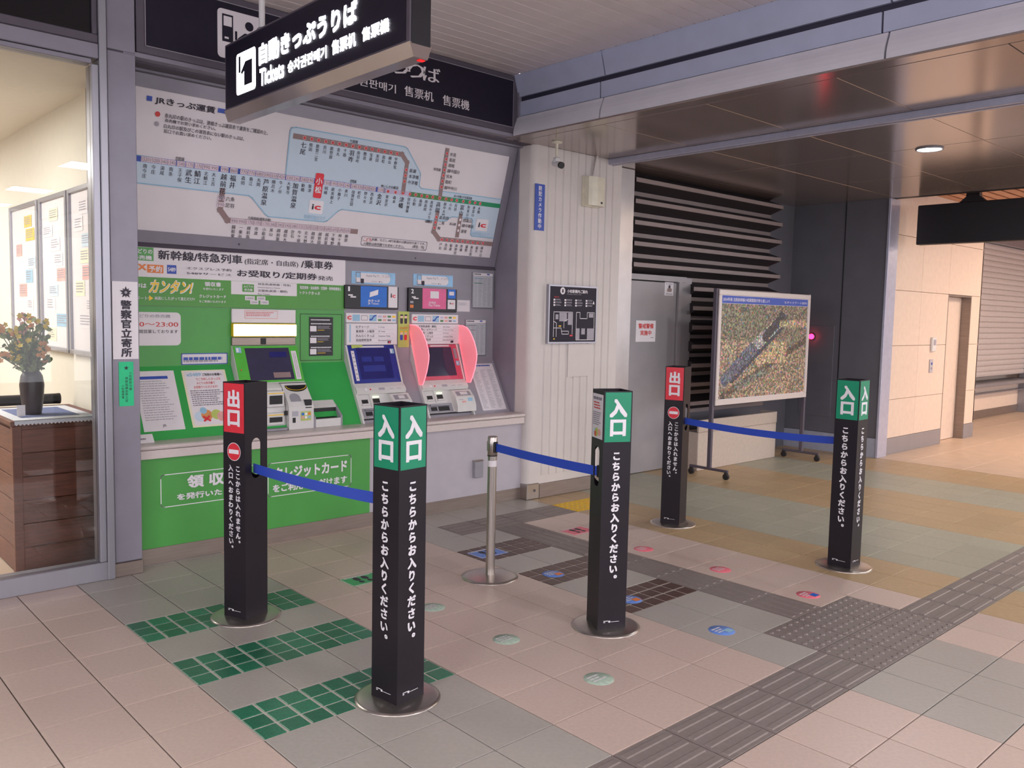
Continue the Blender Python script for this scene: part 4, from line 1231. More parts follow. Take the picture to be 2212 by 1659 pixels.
holder('upper white timetable in an acrylic holder on the grey side panel', 1019.5, 588, 1062.3, 666.6, 30)
holder('lower white timetable in an acrylic holder beside the pink machine', 1004, 690, 1047, 768, 60)
t, b = plate('etiquette_poster', 'narrow lime green poster with small figures between the two machines', 'poster', Wall(Y_WALL - 0.002), 859.7, 672.5, 882.5, 750, 'lime')
u0, v0, u1, v1 = b.ext; w, h = u1 - u0, v1 - v0
for (fu, fv, m1) in ((.3, .72, 'ink'), (.68, .72, 'ink'), (.3, .26, 'ink_blue'), (.68, .26, 'sign_red')):
    b.disc('figures', 'skin_print', u0 + w * fu, v0 + h * (fv + .13), w * .13, 2, 14)
    b.round('figures', 'ink' if fv > .5 else 'yellow_print', u0 + w * (fu - .13), v0 + h * (fv + .155), u0 + w * (fu + .13), v0 + h * (fv + .195), w * .05, 3)
    b.round('figures', m1, u0 + w * (fu - .12), v0 + h * (fv - .06), u0 + w * (fu + .12), v0 + h * (fv + .09), w * .06, 2)
b.scribble('print', 'orange_print', u0 + w * .15, v0 + h * .5, u1 - w * .1, v0 + h * .56, 2, fill=.5, seed=8)
b.flush(t)
# papers lying on the sloping desk
V_S = Vector((0, Y_WALL - 0.48, 1.19 - Z_CNT)).normalized()
S = Board((0, 0.48, Z_CNT), (1, 0, 0), V_S)
t, b = plate('desk_notice', 'white printed notice taped on the green sloping desk, far left', 'notice', S, 286, 803, 400.6, 927, 'paper', 0.002)
u0, v0, u1, v1 = b.ext; w, h = u1 - u0, v1 - v0
b.rect('print', 'ink_blue', u0 + w * .1, v1 - h * .14, u1 - w * .18, v1 - h * .09, 1)
b.scribble('print', 'ink_grey', u0 + w * .08, v0 + h * .15, u1 - w * .12, v1 - h * .17, 17, fill=.3, seed=2)
b.text('print', 'ink_soft', 'JR', u0 + w * .46, v0 + h * .05, u0 + w * .56, v0 + h * .1, 2, 0.01)
b.flush(t)
t, b = plate('desk_notice', 'cream notice with a small coloured map on the green sloping desk', 'notice', S, 391, 801, 512, 917, 'paper_yellow', 0.002)
u0, v0, u1, v1 = b.ext; w, h = u1 - u0, v1 - v0
b.rect('paper_face', 'paper', u0 + w * .05, v0 + h * .03, u1 - w * .05, v1 - h * .02, 1)
b.text('print', 'map_edge', 'e5489', u0 + w * .1, v1 - h * .11, u0 + w * .42, v1 - h * .05, 2, .02)
b.text('print', 'ink', 'ご利用のお客様へ', u0 + w * .45, v1 - h * .11, u0 + w * .9, v1 - h * .06, 2, .02)
b.text('print', 'ink_red', 'でご予約したきっぷを', u0 + w * .28, v1 - h * .19, u0 + w * .85, v1 - h * .14, 2, .01)
b.text('print', 'ink_red', 'みどりの券売機で', u0 + w * .28, v1 - h * .26, u0 + w * .7, v1 - h * .21, 2, .01)
b.text('print', 'ink_red', 'お受取りいただけます！', u0 + w * .2, v1 - h * .33, u0 + w * .75, v1 - h * .28, 2, .01)
b.scribble('print', 'ink_soft', u0 + w * .1, v0 + h * .35, u1 - w * .12, v0 + h * .64, 8, fill=.45, seed=12)
for k, (m, fu, fv, r) in enumerate((('map_blue', .2, .18, .12), ('petal_orange', .36, .2, .13), ('map_edge', .3, .28, .08), ('lime', .58, .2, .12), ('petal_pink', .7, .16, .12))):
    b.disc('map_print', m, u0 + w * fu, v0 + h * fv, w * r, 2 + k * .3, 14)
b.stroke('map_print', 'sign_red', [(u0 + w * .28, v0 + h * .10), (u0 + w * .4, v0 + h * .17)], .012, 5); b.stroke('map_print', 'sign_red', [(u0 + w * .28, v0 + h * .17), (u0 + w * .4, v0 + h * .10)], .012, 5.4)
b.flush(t)
t, b = plate('fare_list', 'long white price list sheet leaning on the grey sloping desk', 'price list', S, 1010, 786, 1094.8, 885, 'paper', 0.006, edge='ink_grey')
u0, v0, u1, v1 = b.ext; w, h = u1 - u0, v1 - v0
b.scribble('print', 'ink_blue', u0 + w * .3, v1 - h * .07, u1 - w * .15, v1 - h * .04, 1, fill=.9, seed=41, jag=0)
for k in range(3):
    b.scribble('print', 'ink_grey', u0 + w * (.08 + .3 * k), v0 + h * .04, u0 + w * (.3 + .3 * k), v1 - h * .14, 34, fill=.35, seed=42 + k, jag=.6)
b.flush(t)
tent = root('desk_card', (0.42, 0.44, Z_CNT), 'small folded white card on the counter beside the grey pillar', 'card')
MB().prism([(0.40, Z_CNT + .001), (0.442, Z_CNT + .05), (0.446, Z_CNT + .05), (0.404, Z_CNT + .001)], 0.34, 0.515).build('card_sheet', 'paper', tent)
tb2 = Board((0, 0.40, Z_CNT + .001), (1, 0, 0), (0, .042, .049)); tb2.scribble('print', 'ink_soft', 0.40, .022, .49, .036, 1, fill=.8, seed=77); tb2.flush(tent)

# ---------------------------------------------------------------- counter
cn = root('ticket_counter', (2, 0.4, 0.65), 'long pale stone counter in front of the ticket machines', 'counter')
prof = [(0.49, Z_CNT), (0.305, Z_CNT), (0.292, Z_CNT - .006), (0.287, Z_CNT - .016), (0.292, Z_CNT - .026), (0.31, Z_CNT - .03), (0.49, Z_CNT - .03)]
MB().prism(prof, 0.366, 3.552).build('counter_top', 'counter_stone', cn)
MB().box(0.366, 3.552, 0.300, 0.335, 0.658, Z_CNT - .031).build('apron', 'counter_stone', cn)

# ---------------------------------------------------------------- vertical plates on the store pillar
PW = Wall(Y_FAC)
t, b = plate('police_sign', 'white vertical sign with black brush characters on the grey pillar', 'sign', PW, 240, 607, 298, 775, 'white_panel', 0.012)
u0, v0, u1, v1 = b.ext; uc = (u0 + u1) / 2 + 0.004
def star(bd, part, m, u, v, r, layer, n=5, q=.42, a0=90):
    bd.poly(part, m, [(u + (r if k % 2 == 0 else r * q) * math.cos(math.radians(a0 + 180 * k / n)), v + (r if k % 2 == 0 else r * q) * math.sin(math.radians(a0 + 180 * k / n))) for k in range(2 * n)], layer)
star(b, 'emblem', 'ink', uc, v1 - .062, .036, 2)
star(b, 'emblem', 'ink', uc, v1 - .062, .030, 2.5, a0=-90)
b.disc('emblem', 'ink_grey', uc, v1 - .062, .008, 3)
b.vert('lettering', 'ink', '警察官立寄所', uc, v1 - .105, .0545, .053, 2, .03, 1.15)
b.flush(t)
t, b = plate('member_sign', 'small bright green vertical plate under the police sign', 'sign', PW, 256, 782, 289, 876, 'mint', 0.004)
u0, v0, u1, v1 = b.ext
star(b, 'emblem', 'ink', (u0 + u1) / 2, v1 - .035, .014, 2)
b.vert('lettering', 'ink', '小松駅前交番', u1 - .018, v1 - .055, .0185, .0165, 2, 0)
b.vert('lettering', 'ink', '連絡協議会員之証', u1 - .04, v1 - .085, .0185, .0165, 2, 0)
b.vert('lettering', 'ink', '小松警察署', u0 + .02, v1 - .13, .0165, .0145, 2, 0)
b.flush(t)

# ---------------------------------------------------------------- ticket machines
SC_T, SC_B = (0.722, 1.315), (0.598, 1.0)           # top and foot of the screen slope (y, z)
def vending(x0, x1, label, bezel, screen):
    t = root('ticket_machine', ((x0 + x1) / 2, 0.6, Z_CNT), label, 'ticket machine')
    MB().bbox(x0, x1, 0.70, Y_WALL - .001, 1.487, 1.562, 0.003).build('logo_strip', 'white_panel', t)
    MB().bbox(x0, x1 + 0.006, 0.694, Y_WALL - .001, 1.318, 1.483, 0.003).build('menu_panel', 'white_panel', t)
    cheek = [(0.735, 1.315), (0.712, 1.315), (0.588, 1.0), (0.452, Z_CNT + .001), (0.735, Z_CNT + .001)]
    for a, b in ((x0, x0 + .014), (x1 - .014, x1)):
        MB().prism(cheek, a, b).build('side_cheek', 'machine_white', t)
    a, b = x0 + .014, x1 - .014
    MB().prism([SC_T, SC_B, (0.60, 0.955), (0.735, 0.955), (0.735, 1.315)], a, b).build('upper_body', 'machine_white', t)
    V = Vector((0, SC_T[0] - SC_B[0], SC_T[1] - SC_B[1])); L = V.length
    D = Board((0, SC_B[0], SC_B[1]), (1, 0, 0), V)
    bz = slab(D, a + .001, 0.03, b - .001, L - .004, -.004, .006).build('bezel', bezel, t)
    slab(D, a + .075, 0.062, b - .058, L - .028, -.004, .0075).build('screen', screen, bz)
    MB().prism([(0.60, 1.028), (0.566, 1.0), (0.548, 0.975), (0.555, 0.95), (0.59, 0.94), (0.66, 0.95), (0.66, 1.02)], x0 + .004, x1 - .004).build('button_shelf', 'machine_white', t)
    sf = Board((0, 0.548, 0.975), (1, 0, 0), (0, .018, .025))
    for (u, m, r) in ((x0 + .085, 'white_print', .011), (x0 + .125, 'sign_red', .006)):
        q = MB().tube([sf.at(u, .012, -.002), sf.at(u, .012, .004)], r, 12).build('button', m, t)
    sf.rect('button_print', 'ink_grey', x0 + .20, .004, x0 + .255, .024, 1)
    sf.rect('button_print', 'ink_grey', x0 + .30, .010, x0 + .34, .014, 1)
    sf.rect('button_print', 'ink_grey', x0 + .36, .010, x0 + .41, .014, 1)
    sf.flush(t)
    MB().prism([(0.577, 0.952), (0.486, 0.775), (0.735, 0.775), (0.735, 0.952)], a, b).build('lower_body', 'machine_white', t)
    LB = Board((0, 0.486, 0.775), (1, 0, 0), (0, .091, .177))
    def slot(u0, v0, u1, v1, nm='slot', m='slot_black'):
        o = slab(LB, u0, v0, u1, v1, -.001, .0015).build(nm, m, t)
        slab(LB, u0 - .006, v0 - .012, u1 + .006, v0, -.001, .012).build('slot_lip', 'machine_white', o)
        return o
    slot(x0 + .045, .115, x0 + .10, .15, 'ticket_slot')
    slot(x0 + .145, .115, x0 + .205, .155, 'note_slot')
    slab(LB, x0 + .148, .165, x0 + .203, .172, -.001, .006).build('slot_lamp', 'slot_lit', t)
    slab(LB, x0 + .118, .09, x0 + .13, .19, -.001, .010).build('divider', 'machine_white', t)
    tr = slab(LB, x0 + .03, .004, x0 + .27, .078, -.001, .004).build('change_tray', 'machine_grey', t)
    slab(LB, x0 + .05, .018, x0 + .11, .05, .004, .0055).build('tray_slot', 'slot_black', tr)
    slab(LB, x0 + .125, .014, x0 + .235, .052, .004, .0055).build('tray_slot', 'slot_black', tr)
    slab(LB, x0 + .045, .056, x0 + .24, .066, .004, .02).build('tray_flap', 'alu', tr)
    coin = [(0.60, 0.948), (0.535, 0.945), (0.482, 0.895), (0.452, 0.83), (0.448, 0.775), (0.60, 0.775)]
    cb = MB().prism(coin, x0 + .285, x1 + .004).build('coin_box', 'machine_white', t)
    CBd = Board((0, 0.482, 0.895), (1, 0, 0), (0, .053, .05))
    slab(CBd, x0 + .31, .012, x1 - .02, .058, -.001, .0015).build('coin_inlet', 'machine_grey', cb)
    slab(CBd, x0 + .35, .02, x1 - .05, .05, .0015, .003).build('coin_flap', 'white_plastic', cb)
    C2 = Board((0, 0.452, 0.83), (1, 0, 0), (0, .03, .065))
    C2.rect('sticker', 'map_edge', x1 - .07, .03, x1 - .02, .06, 1); C2.rect('sticker', 'petal_pink', x0 + .34, .02, x0 + .38, .035, 1)
    C2.rect('sticker', 'ink_grey', x0 + .315, .045, x0 + .36, .05, 1); C2.flush(t)
    MB().box(x0 + .014, x1 - .014, 0.49, 0.735, Z_CNT + .001, 0.774).build('base', 'black_plain', t)
    # logo strip and menu print
    Q = Wall(0.70, 0.0008)
    Q.text('logo_print', 'sign_red', 'C', x0 + .008, 1.51, x0 + .045, 1.54, 1, .06)
    Q.rect('logo_print', 'map_edge', x0 + .055, 1.50, x0 + .12, 1.55, 1)
    Q.rect('logo_print', 'ink_grey', x0 + .13, 1.505, x0 + .19, 1.545, 1); Q.rect('logo_print', 'white_panel', x0 + .135, 1.51, x0 + .185, 1.54, 2)
    Q.rect('logo_print', 'map_edge', x0 + .205, 1.50, x0 + .27, 1.55, 1)
    Q.poly('logo_print', 'ink_blue', [(x0 + .205, 1.505), (x0 + .23, 1.508), (x0 + .25, 1.535), (x0 + .27, 1.54), (x0 + .27, 1.55), (x0 + .245, 1.545), (x0 + .225, 1.52), (x0 + .205, 1.518)], 2)
    for k, m in enumerate(('map_lilac', 'petal_pink', 'map_green', 'yellow_print', 'map_green', 'petal_pink', 'ink_soft', 'map_edge')):
        Q.rect('logo_print', m, x0 + .285 + .044 * (k % 4), 1.53 - .028 * (k // 4), x0 + .317 + .044 * (k % 4), 1.545 - .028 * (k // 4), 1)
    Q.flush(t)
    return t, D, L

bx0, bx1 = 2.052, 2.508
t, D, L = vending(bx0, bx1, 'white ticket machine with a blue screen surround', 'bezel_blue', 'screen_blue')
Q = Wall(0.694, 0.0008)
Q.rect('menu_print', 'map_edge', bx0 + .024, 1.34, bx0 + .036, 1.475, 1)
for k, (s, e) in enumerate((('ICチャージ', 'IC Charge'), ('乗車券・入場券', 'JR Tickets'), ('れんらくきっぷ', 'Connection Tickets'), ('自由席特急券', 'Non-reserved Tickets'))):
    z = 1.455 - .034 * k
    Q.line('menu_print', 'ink', s, bx0 + .08, z - .008, .024, 2, .006)
    Q.text('menu_print', 'ink_soft', e, bx0 + .285, z - .008, bx0 + .285 + .0062 * len(e), z + .006, 2)
    Q.rect('menu_print', 'ink_grey', bx0 + .08, z - .0165, bx1 - .03, z - .0155, 1)
Q.rect('menu_print', 'ink', bx1 - .085, 1.328, bx1 - .055, 1.348, 1)
Q.rect('menu_print', 'sign_red', bx1 - .075, 1.330, bx1 - .062, 1.343, 2)
Q.flush(t)
D2 = Board(D.O + D.N * .006, D.U, D.V, .0012)
D2.rect('label_strip', 'paper', bx0 + .038, .05, bx0 + .066, .29, 1)
for k in range(7): D2.rect('label_strip', 'ink_grey', bx0 + .044, .066 + .033 * k, bx0 + .06, .075 + .033 * k, 2)
D2.rect('label_strip', 'paper', bx0 + .12, L - .024, bx1 - .11, L - .010, 2)
D2.poly('label_strip', 'lime', [(bx0 + .05, L - .03), (bx0 + .15, L - .02), (bx0 + .15, L + .012), (bx0 + .05, L + .004)], 4)
D2.rect('touch_mark', 'map_edge', bx1 - .062, L - .075, bx1 - .025, L - .035, 2)
D2.rect('touch_mark', 'white_print', bx1 - .058, L - .07, bx1 - .045, L - .04, 3)
for (u, v, w, h) in ((.12, .2, .09, .04), (.23, .2, .09, .04), (.12, .12, .2, .05)): D2.rect('screen_print', 'bezel_blue', bx0 + u, v, bx0 + u + w, v + h, 3)
D2.flush(t)

px0, px1 = 2.662, 3.138
t, D, L = vending(px0, px1, 'white ticket machine with glowing pink privacy wings', 'bezel_pink', 'screen_dark')
Q = Wall(0.694, 0.0008)
for k, (s, e) in enumerate((('定期券(新規・継続)', 'Pass Tickets'), ('IC購入・ICチャージ', 'IC Card / IC Charge'), ('乗車券・入場券', 'JR Tickets'), ('れんらくきっぷ', 'Connection Tickets'), ('自由席特急券', 'Non-reserved Tickets'))):
    z = 1.462 - .027 * k
    Q.line('menu_print', 'ink', s, px0 + .06, z - .006, .021, 2, .006)
    Q.text('menu_print', 'ink_soft', e, px0 + .31, z - .007, px0 + .31 + .0058 * len(e), z + .006, 2)
    Q.rect('menu_print', 'ink_grey', px0 + .06, z - .0135, px1 - .03, z - .0125, 1)
Q.rect('menu_print', 'ink', px1 - .085, 1.328, px1 - .055, 1.346, 1)
Q.flush(t)
D2 = Board(D.O + D.N * .006, D.U, D.V, .0012)
D2.rect('label_strip', 'paper', px0 + .19, L - .022, px1 - .09, L - .010, 2)
D2.rect('touch_mark', 'map_edge', px1 - .055, L - .19, px1 - .02, L - .15, 2); D2.rect('touch_mark', 'white_print', px1 - .05, L - .18, px1 - .04, L - .16, 3)
D2.rect('touch_mark', 'machine_grey', px1 - .056, L - .13, px1 - .026, L - .04, 2)
D2.flush(t)
WB = Board((px0 - .012, 0, 0), (0, -1, 0), (0, 0, 1))
zu = lambda x, y: (740 + x / 6.144, 660 + y / 6.144)
wing = WB.pxs([zu(870, 255), zu(960, 264), zu(1010, 290), zu(1045, 335), zu(1075, 400), zu(1105, 480), zu(1130, 580), zu(1142, 660), zu(1138, 740), zu(1115, 870), zu(1085, 980), zu(1060, 1050), zu(1012, 1052)])
wing = [(min(u, -0.452) if False else u, v) for u, v in wing]
for xw in (px0 - .012, px1 + .004):
    w = MB().prism([(-u, v) for u, v in wing], xw, xw + .008).build('privacy_wing', 'wing_pink', t)
    MB().tube([(xw + .004, -u, v) for u, v in wing] + [(xw + .004, -wing[0][0], wing[0][1])], .0035, 6, cap=False).build('glowing_edge', 'wing_edge', w)

# green reservation machine
gx0, gx1 = 1.15, 1.642
t = root('ticket_machine', (1.4, 0.6, Z_CNT), 'green ticket machine with a lit display bar and large screen', 'ticket machine')
MB().bbox(gx0, 1.632, 0.70, Y_WALL - .001, 1.478, 1.574, .003).build('top_panel', 'white_panel', t)
Q = Wall(0.70, .0008)
a, b = Q.px(528, 670), Q.px(600, 689)
Q.rect('note_print', 'petal_pink', a[0], b[1], b[0], a[1], 1); Q.rect('note_print', 'paper', a[0] + .004, b[1] + .004, b[0] - .004, a[1] - .004, 2)
Q.scribble('note_print', 'ink_red', a[0] + .01, b[1] + .012, b[0] - .015, a[1] - .012, 3, 3, fill=.4, seed=3); Q.flush(t)
ds = MB().bbox(gx0, 1.628, 0.68, Y_WALL - .001, 1.382, 1.474, .004).build('display_case', 'yellow_print', t)
MB().box(gx0 + .004, 1.624, 0.677, 0.681, 1.388, 1.468).build('display_face', 'display_lit', ds)
MB().bbox(gx0, 1.63, 0.70, Y_WALL - .001, 1.322, 1.378, .003).build('mirror_band', 'steel_skirt', t)
MB().box(1.36, 1.40, 0.697, 0.70, 1.328, 1.372).build('sensor', 'slot_black', t)
GT, GB = (0.705, 1.318), (0.588, 1.062)
MB().prism([GT, GB, (0.735, 1.05), (0.735, 1.318)], gx0, gx1).build('screen_housing', 'machine_white', t)
V = Vector((0, GT[0] - GB[0], GT[1] - GB[1])); L = V.length
D = Board((0, GB[0], GB[1]), (1, 0, 0), V)
bz = slab(D, gx0 + .004, .006, gx1 - .004, L - .004, -.004, .006).build('bezel', 'bezel_green', t)
slab(D, gx0 + .085, .02, gx1 - .075, L - .02, -.004, .0075).build('screen', 'screen_dark', bz)
D2 = Board(D.O + D.N * .006, D.U, D.V, .0012)
D2.rect('label_strip', 'paper', gx1 - .062, .018, gx1 - .022, L - .045, 1)
D2.scribble('label_strip', 'ink_soft', gx1 - .05, .03, gx1 - .045, L - .06, 22, 2, fill=.6, seed=6)
D2.scribble('label_strip', 'ink_soft', gx1 - .038, .03, gx1 - .033, L - .06, 22, 2, fill=.6, seed=7)
D2.rect('touch_mark', 'map_edge', gx0 + .018, L - .055, gx0 + .058, L - .015, 2); D2.rect('touch_mark', 'white_print', gx0 + .022, L - .05, gx0 + .038, L - .02, 3)
for k, (u, v, w, m) in enumerate(((.10, .19, .13, 'screen_dark'), (.26, .19, .13, 'bezel_blue'), (.10, .13, .13, 'screen_dark'), (.26, .13, .13, 'screen_dark'), (.10, .085, .13, 'screen_dark'), (.26, .085, .13, 'screen_dark'), (.10, .035, .13, 'screen_dark'), (.26, .035, .13, 'bezel_pink'))):
    if m != 'screen_dark': D2.rect('screen_print', 'screen_blue' if m == 'bezel_blue' else 'map_brown', gx0 + u, v, gx0 + u + w, v + .04, 3)
D2.disc('indicator', 'sign_red', gx0 + .03, .10, .005, 2)
D2.flush(t)
MB().prism([(0.60, 1.06), (0.555, 1.03), (0.505, .9), (0.495, Z_CNT + .001), (0.72, Z_CNT + .001), (0.72, 1.06)], gx0 + .004, 1.445).build('lower_body', 'machine_white', t)
Q = Wall(0.56, .0015)
for (z0, z1) in ((0.925, 0.985), (0.80, 0.835)):
    o = MB().bbox(1.30, 1.425, 0.478, 0.56, z0 - .02, z1 + .03, .004).build('slot_block', 'machine_white', t)
    MB().box(1.315, 1.41, 0.475, 0.478, z0, z1).build('slot', 'slot_black', o)
    MB().box(1.305, 1.42, 0.475, 0.479, z1 + .012, z1 + .018).build('slot_trim', 'yellow_print', o)
MB().bbox(1.17, 1.44, 0.452, 0.50, Z_CNT + .001, Z_CNT + .018, .003).build('change_tray', 'machine_grey', t)
MB().tube([(1.436, 0.475, 0.845), (1.436, 0.475, 0.875)], .011, 10).build('key_lock', 'slot_black', t)
bulge = [(0.60, 1.058), (0.575, 1.055), (0.475, 0.935), (0.458, 0.90), (0.456, Z_CNT + .001), (0.60, Z_CNT + .001)]
bg = MB().prism(bulge, 1.45, gx1).build('card_unit', 'machine_white', t)
R = Board((0, 0.475, 0.935), (1, 0, 0), (0, .10, .12)); RL = .156
pts = [(1.47 + .085 + .085 * math.cos(math.radians(a)) , .128 + .045 * math.sin(math.radians(a))) for a in range(180, 361, 15)]
R.poly('coin_scoop', 'slot_black', [(1.47, .14)] + pts + [(1.64, .14)], 1)
R.stroke('scoop_trim', 'yellow_print', [(1.478 + .077 + .077 * math.cos(math.radians(a)), .13 + .034 * math.sin(math.radians(a))) for a in range(180, 361, 15)], .004, 2)
R.poly('card_scoop', 'machine_grey', [(1.475 + .04 + .04 * math.cos(math.radians(a)), .035 + .035 * math.sin(math.radians(a))) for a in range(0, 181, 15)] + [(1.475, .0), (1.555, .0)], 1)
R.flush(bg)
Q = Wall(0.456, .0012)
Q.rect('keypad_screen', 'slot_black', 1.575, .888, 1.625, .895, 1)
Q.rect('coin_window', 'alu', 1.475, .835, 1.52, .87, 1); Q.rect('card_slot', 'slot_black', 1.477, .79, 1.5, .825, 1)
Q.rect('payment_marks', 'lime', 1.54, .80, 1.62, .865, 1)
for k, m in enumerate(('tag_blue', 'white_print', 'orange_print', 'petal_pink', 'white_print', 'map_edge')):
    Q.rect('payment_marks', m, 1.545 + .025 * (k % 3), .838 - .024 * (k // 3), 1.565 + .025 * (k % 3), .856 - .024 * (k // 3), 2)
Q.flush(bg)
MB().bbox(1.575, 1.63, 0.46, 0.50, .885, .945, .003).build('pin_display', 'slot_black', bg)
# grey receipt box beside the green machine
rt = root('receipt_box', (1.765, 0.58, Z_CNT), 'grey receipt outlet box on the counter beside the green machine', 'receipt box')
side = [(0.465, Z_CNT + .001), (0.465, .815), (0.49, .835), (0.60, .925), (0.72, .925), (0.72, Z_CNT + .001)]
MB().prism(side, 1.648, 1.664).build('side_wall', 'machine_grey', rt)
MB().prism(side, 1.866, 1.882).build('side_wall', 'machine_grey', rt)
MB().box(1.664, 1.866, 0.465, 0.72, Z_CNT + .001, .80).build('front_block', 'machine_white', rt)
MB().prism([(0.58, .925), (0.53, .885), (0.535, .872), (0.72, .872), (0.72, .925)], 1.664, 1.866).build('hood', 'machine_white', rt)
MB().box(1.664, 1.866, 0.535, 0.72, .80, .872).build('outlet', 'slot_black', rt)
MB().prism([(0.485, .801), (0.54, .806), (0.54, .812), (0.485, .804)], 1.68, 1.85).build('paper_tray', 'slot_black', rt)

# ---------------------------------------------------------------- queue pylons
PH, PWD = 1.21, 0.15
def capsule(uc, z0, z1, w, n=6):
    r = w / 2
    right = [(uc + r * math.cos(math.radians(-90 + 90 * k / n)), z0 + r + r * math.sin(math.radians(-90 + 90 * k / n))) for k in range(n + 1)]
    right += [(uc + r * math.cos(math.radians(90 * k / n)), z1 - r + r * math.sin(math.radians(90 * k / n))) for k in range(n + 1)]
    return right, [(2 * uc - u, z) for u, z in right]
def pylon(label, cx, cy, ang, faces, slots, group='queue pylons', z0=0.012):
    """faces: {'-x': kind, '-y': kind}; slots: sides with a belt opening"""
    t = root('queue_pylon', (cx, cy, 0), label, 'queue post', group, rz=math.radians(ang))
    h = PWD / 2
    sides = {'-y': ((1, 0, 0), (0, -h, 0)), '+x': ((0, 1, 0), (h, 0, 0)), '+y': ((-1, 0, 0), (0, h, 0)), '-x': ((0, -1, 0), (-h, 0, 0))}
    body = MB()
    inner = h - .004
    for nm, (U, O) in sides.items():
        bd = Board(O, U, (0, 0, 1))
        hole = nm in slots
        sw_ = .062 if nm[0] == '-' else .125
        for (hw, dep, rev) in ((h, 0.0, False), (inner, -.004, True)):
            if hole:
                R, Lf = capsule(0, .725, .93, sw_)
                pr = [(0, z0), (hw, z0), (hw, PH), (0, PH)] + R[::-1]
                plf = [(0, PH), (-hw, PH), (-hw, z0), (0, z0)] + Lf
                for q in (pr, plf):
                    p3 = [bd.at(u, v, dep) for u, v in q]
                    body.poly(p3[::-1] if rev else p3)
            else:
                p3 = [bd.at(u, v, dep) for u, v in ((-hw, z0), (hw, z0), (hw, PH), (-hw, PH))]
                body.poly(p3[::-1] if rev else p3)
        if hole:
            R, Lf = capsule(0, .725, .93, sw_)
            for c in (R, Lf):
                for p, q in zip(c[:-1], c[1:]):
                    body.poly([bd.at(p[0], p[1], 0), bd.at(q[0], q[1], 0), bd.at(q[0], q[1], -.004), bd.at(p[0], p[1], -.004)])
        body.poly([bd.at(-h, PH), bd.at(h, PH), bd.at(inner, PH, -.004), bd.at(-inner, PH, -.004)])
    sl = body.build('sleeve', 'pylon_black', t, local=True)
    MB().box(-inner, inner, -inner, inner, .70, .704).build('inner_shelf', 'pylon_black', sl, local=True)
    for nm, kind in faces.items():
        U, O = sides[nm]
        bd = Board(O, U, (0, 0, 1), .0007)
        red = kind == 'exit'
        pm = MB()
        c = .0035
        pm.poly([bd.at(-h + .006, PH - .252, .0007), bd.at(h - .006, PH - .252, .0007), bd.at(h - .006, PH - .006, .0007), bd.at(-h + .006, PH - .006, .0007)])
        pm.build('sign_field', 'sign_red' if red else 'sign_green', t, local=True)
        if red:
            bd.text('lettering', 'white_print', '出', -.042, 1.083, .042, 1.172, 2, .045)
            bd.text('lettering', 'white_print', '口', -.042, .99, .042, 1.072, 2, .045)
            bd.disc('no_entry_mark', 'white_print', 0, .862, .046, 2, 32)
            bd.disc('no_entry_mark', 'sign_red', 0, .862, .043, 3, 32)
            bd.rect('no_entry_mark', 'white_print', -.034, .852, .034, .873, 4)
            bd.vert('lettering', 'white_print', 'ここからは入れません。', .027, .797, .0378, .034, 2, .036)
            bd.vert('lettering', 'white_print', '入口へおまわりください。', -.022, .797, .0372, .034, 2, .036)
        else:
            bd.text('lettering', 'white_print', '入', -.046, 1.08, .048, 1.172, 2, .045)
            bd.text('lettering', 'white_print', '口', -.041, .987, .043, 1.07, 2, .045)
            bd.vert('lettering', 'white_print', 'こちらからお入りください。', -.002, .915, .0518, .047, 2, .04)
        bd.rect('maker_mark', 'white_print', -.045, .052, -.018, .055, 2)
        bd.rect('maker_mark', 'white_print', -.018, .045, -.008, .054, 2)
        bd.rect('maker_mark', 'white_print', -.045, .045, -.036, .049, 2)
        bd.rect('maker_mark', 'white_print', -.005, .047, .04, .049, 2)
        bd.flush(t, local=True)
    MB().lathe([(0.0, .0145), (.08, .013), (.16, .008), (.175, .003), (.175, 0.0)], n=48).build('base_plate', 'steel', t, local=True)
    return t
pA = pylon('black exit pylon with a red field in front of the green machine', .5175, -.852, 19, {'-x': 'exit'}, ('-y', '+y', '+x'))
pB = pylon('nearest black entrance pylon with two green fields, beside the green mosaic strips', .576, -2.122, 8.5, {'-x': 'in', '-y': 'in'}, ())
pC = pylon('black entrance pylon with a paper notice on its left side', 1.853, -2.13, -26, {'-y': 'in'}, ('-x', '+x', '+y'))
pD = pylon('black exit pylon with a red field in front of the grey door', 3.905, -1.015, 17, {'-x': 'exit'}, ('-y', '+y', '+x'))
pE = pylon('rightmost black entrance pylon with two green fields near the corridor', 3.868, -2.40, 3, {'-x': 'in', '-y': 'in'}, ())
# paper taped to the pylon in the middle
pn = root('paper_notice', (1.853, -2.13, .95), 'white paper notice taped to the left side of an entrance pylon', 'notice', rz=math.radians(-26))
nb = Board((-.0765, 0, -.95), (0, -1, 0), (0, 0, 1), .0006)
slab(nb, -.066, .968, .066, 1.19, .0, .0008).build('sheet', 'paper', pn, local=True)
nb = Board((-.0773, 0, -.95), (0, -1, 0), (0, 0, 1), .0005)
nb.scribble('print', 'ink_soft', -.055, 1.155, .055, 1.175, 1, fill=.7, seed=1); nb.scribble('print', 'ink_red', -.05, 1.11, .05, 1.15, 3, fill=.5, seed=2)
nb.scribble('print', 'ink_soft', -.058, 1.03, .055, 1.10, 7, fill=.45, seed=3)
for k, (m, u, v, r) in enumerate((('map_blue', -.03, 1.0, .02), ('lime', -.005, 1.0, .022), ('petal_orange', -.02, .99, .016), ('petal_pink', .03, 1.0, .018))): nb.disc('print', m, u, v, r, 2 + k * .4, 12)
nb.stroke('print', 'sign_red', [(-.03, .985), (-.015, .998)], .005, 5); nb.stroke('print', 'sign_red', [(-.03, .998), (-.015, .985)], .005, 5.4)
nb.flush(pn, local=True)

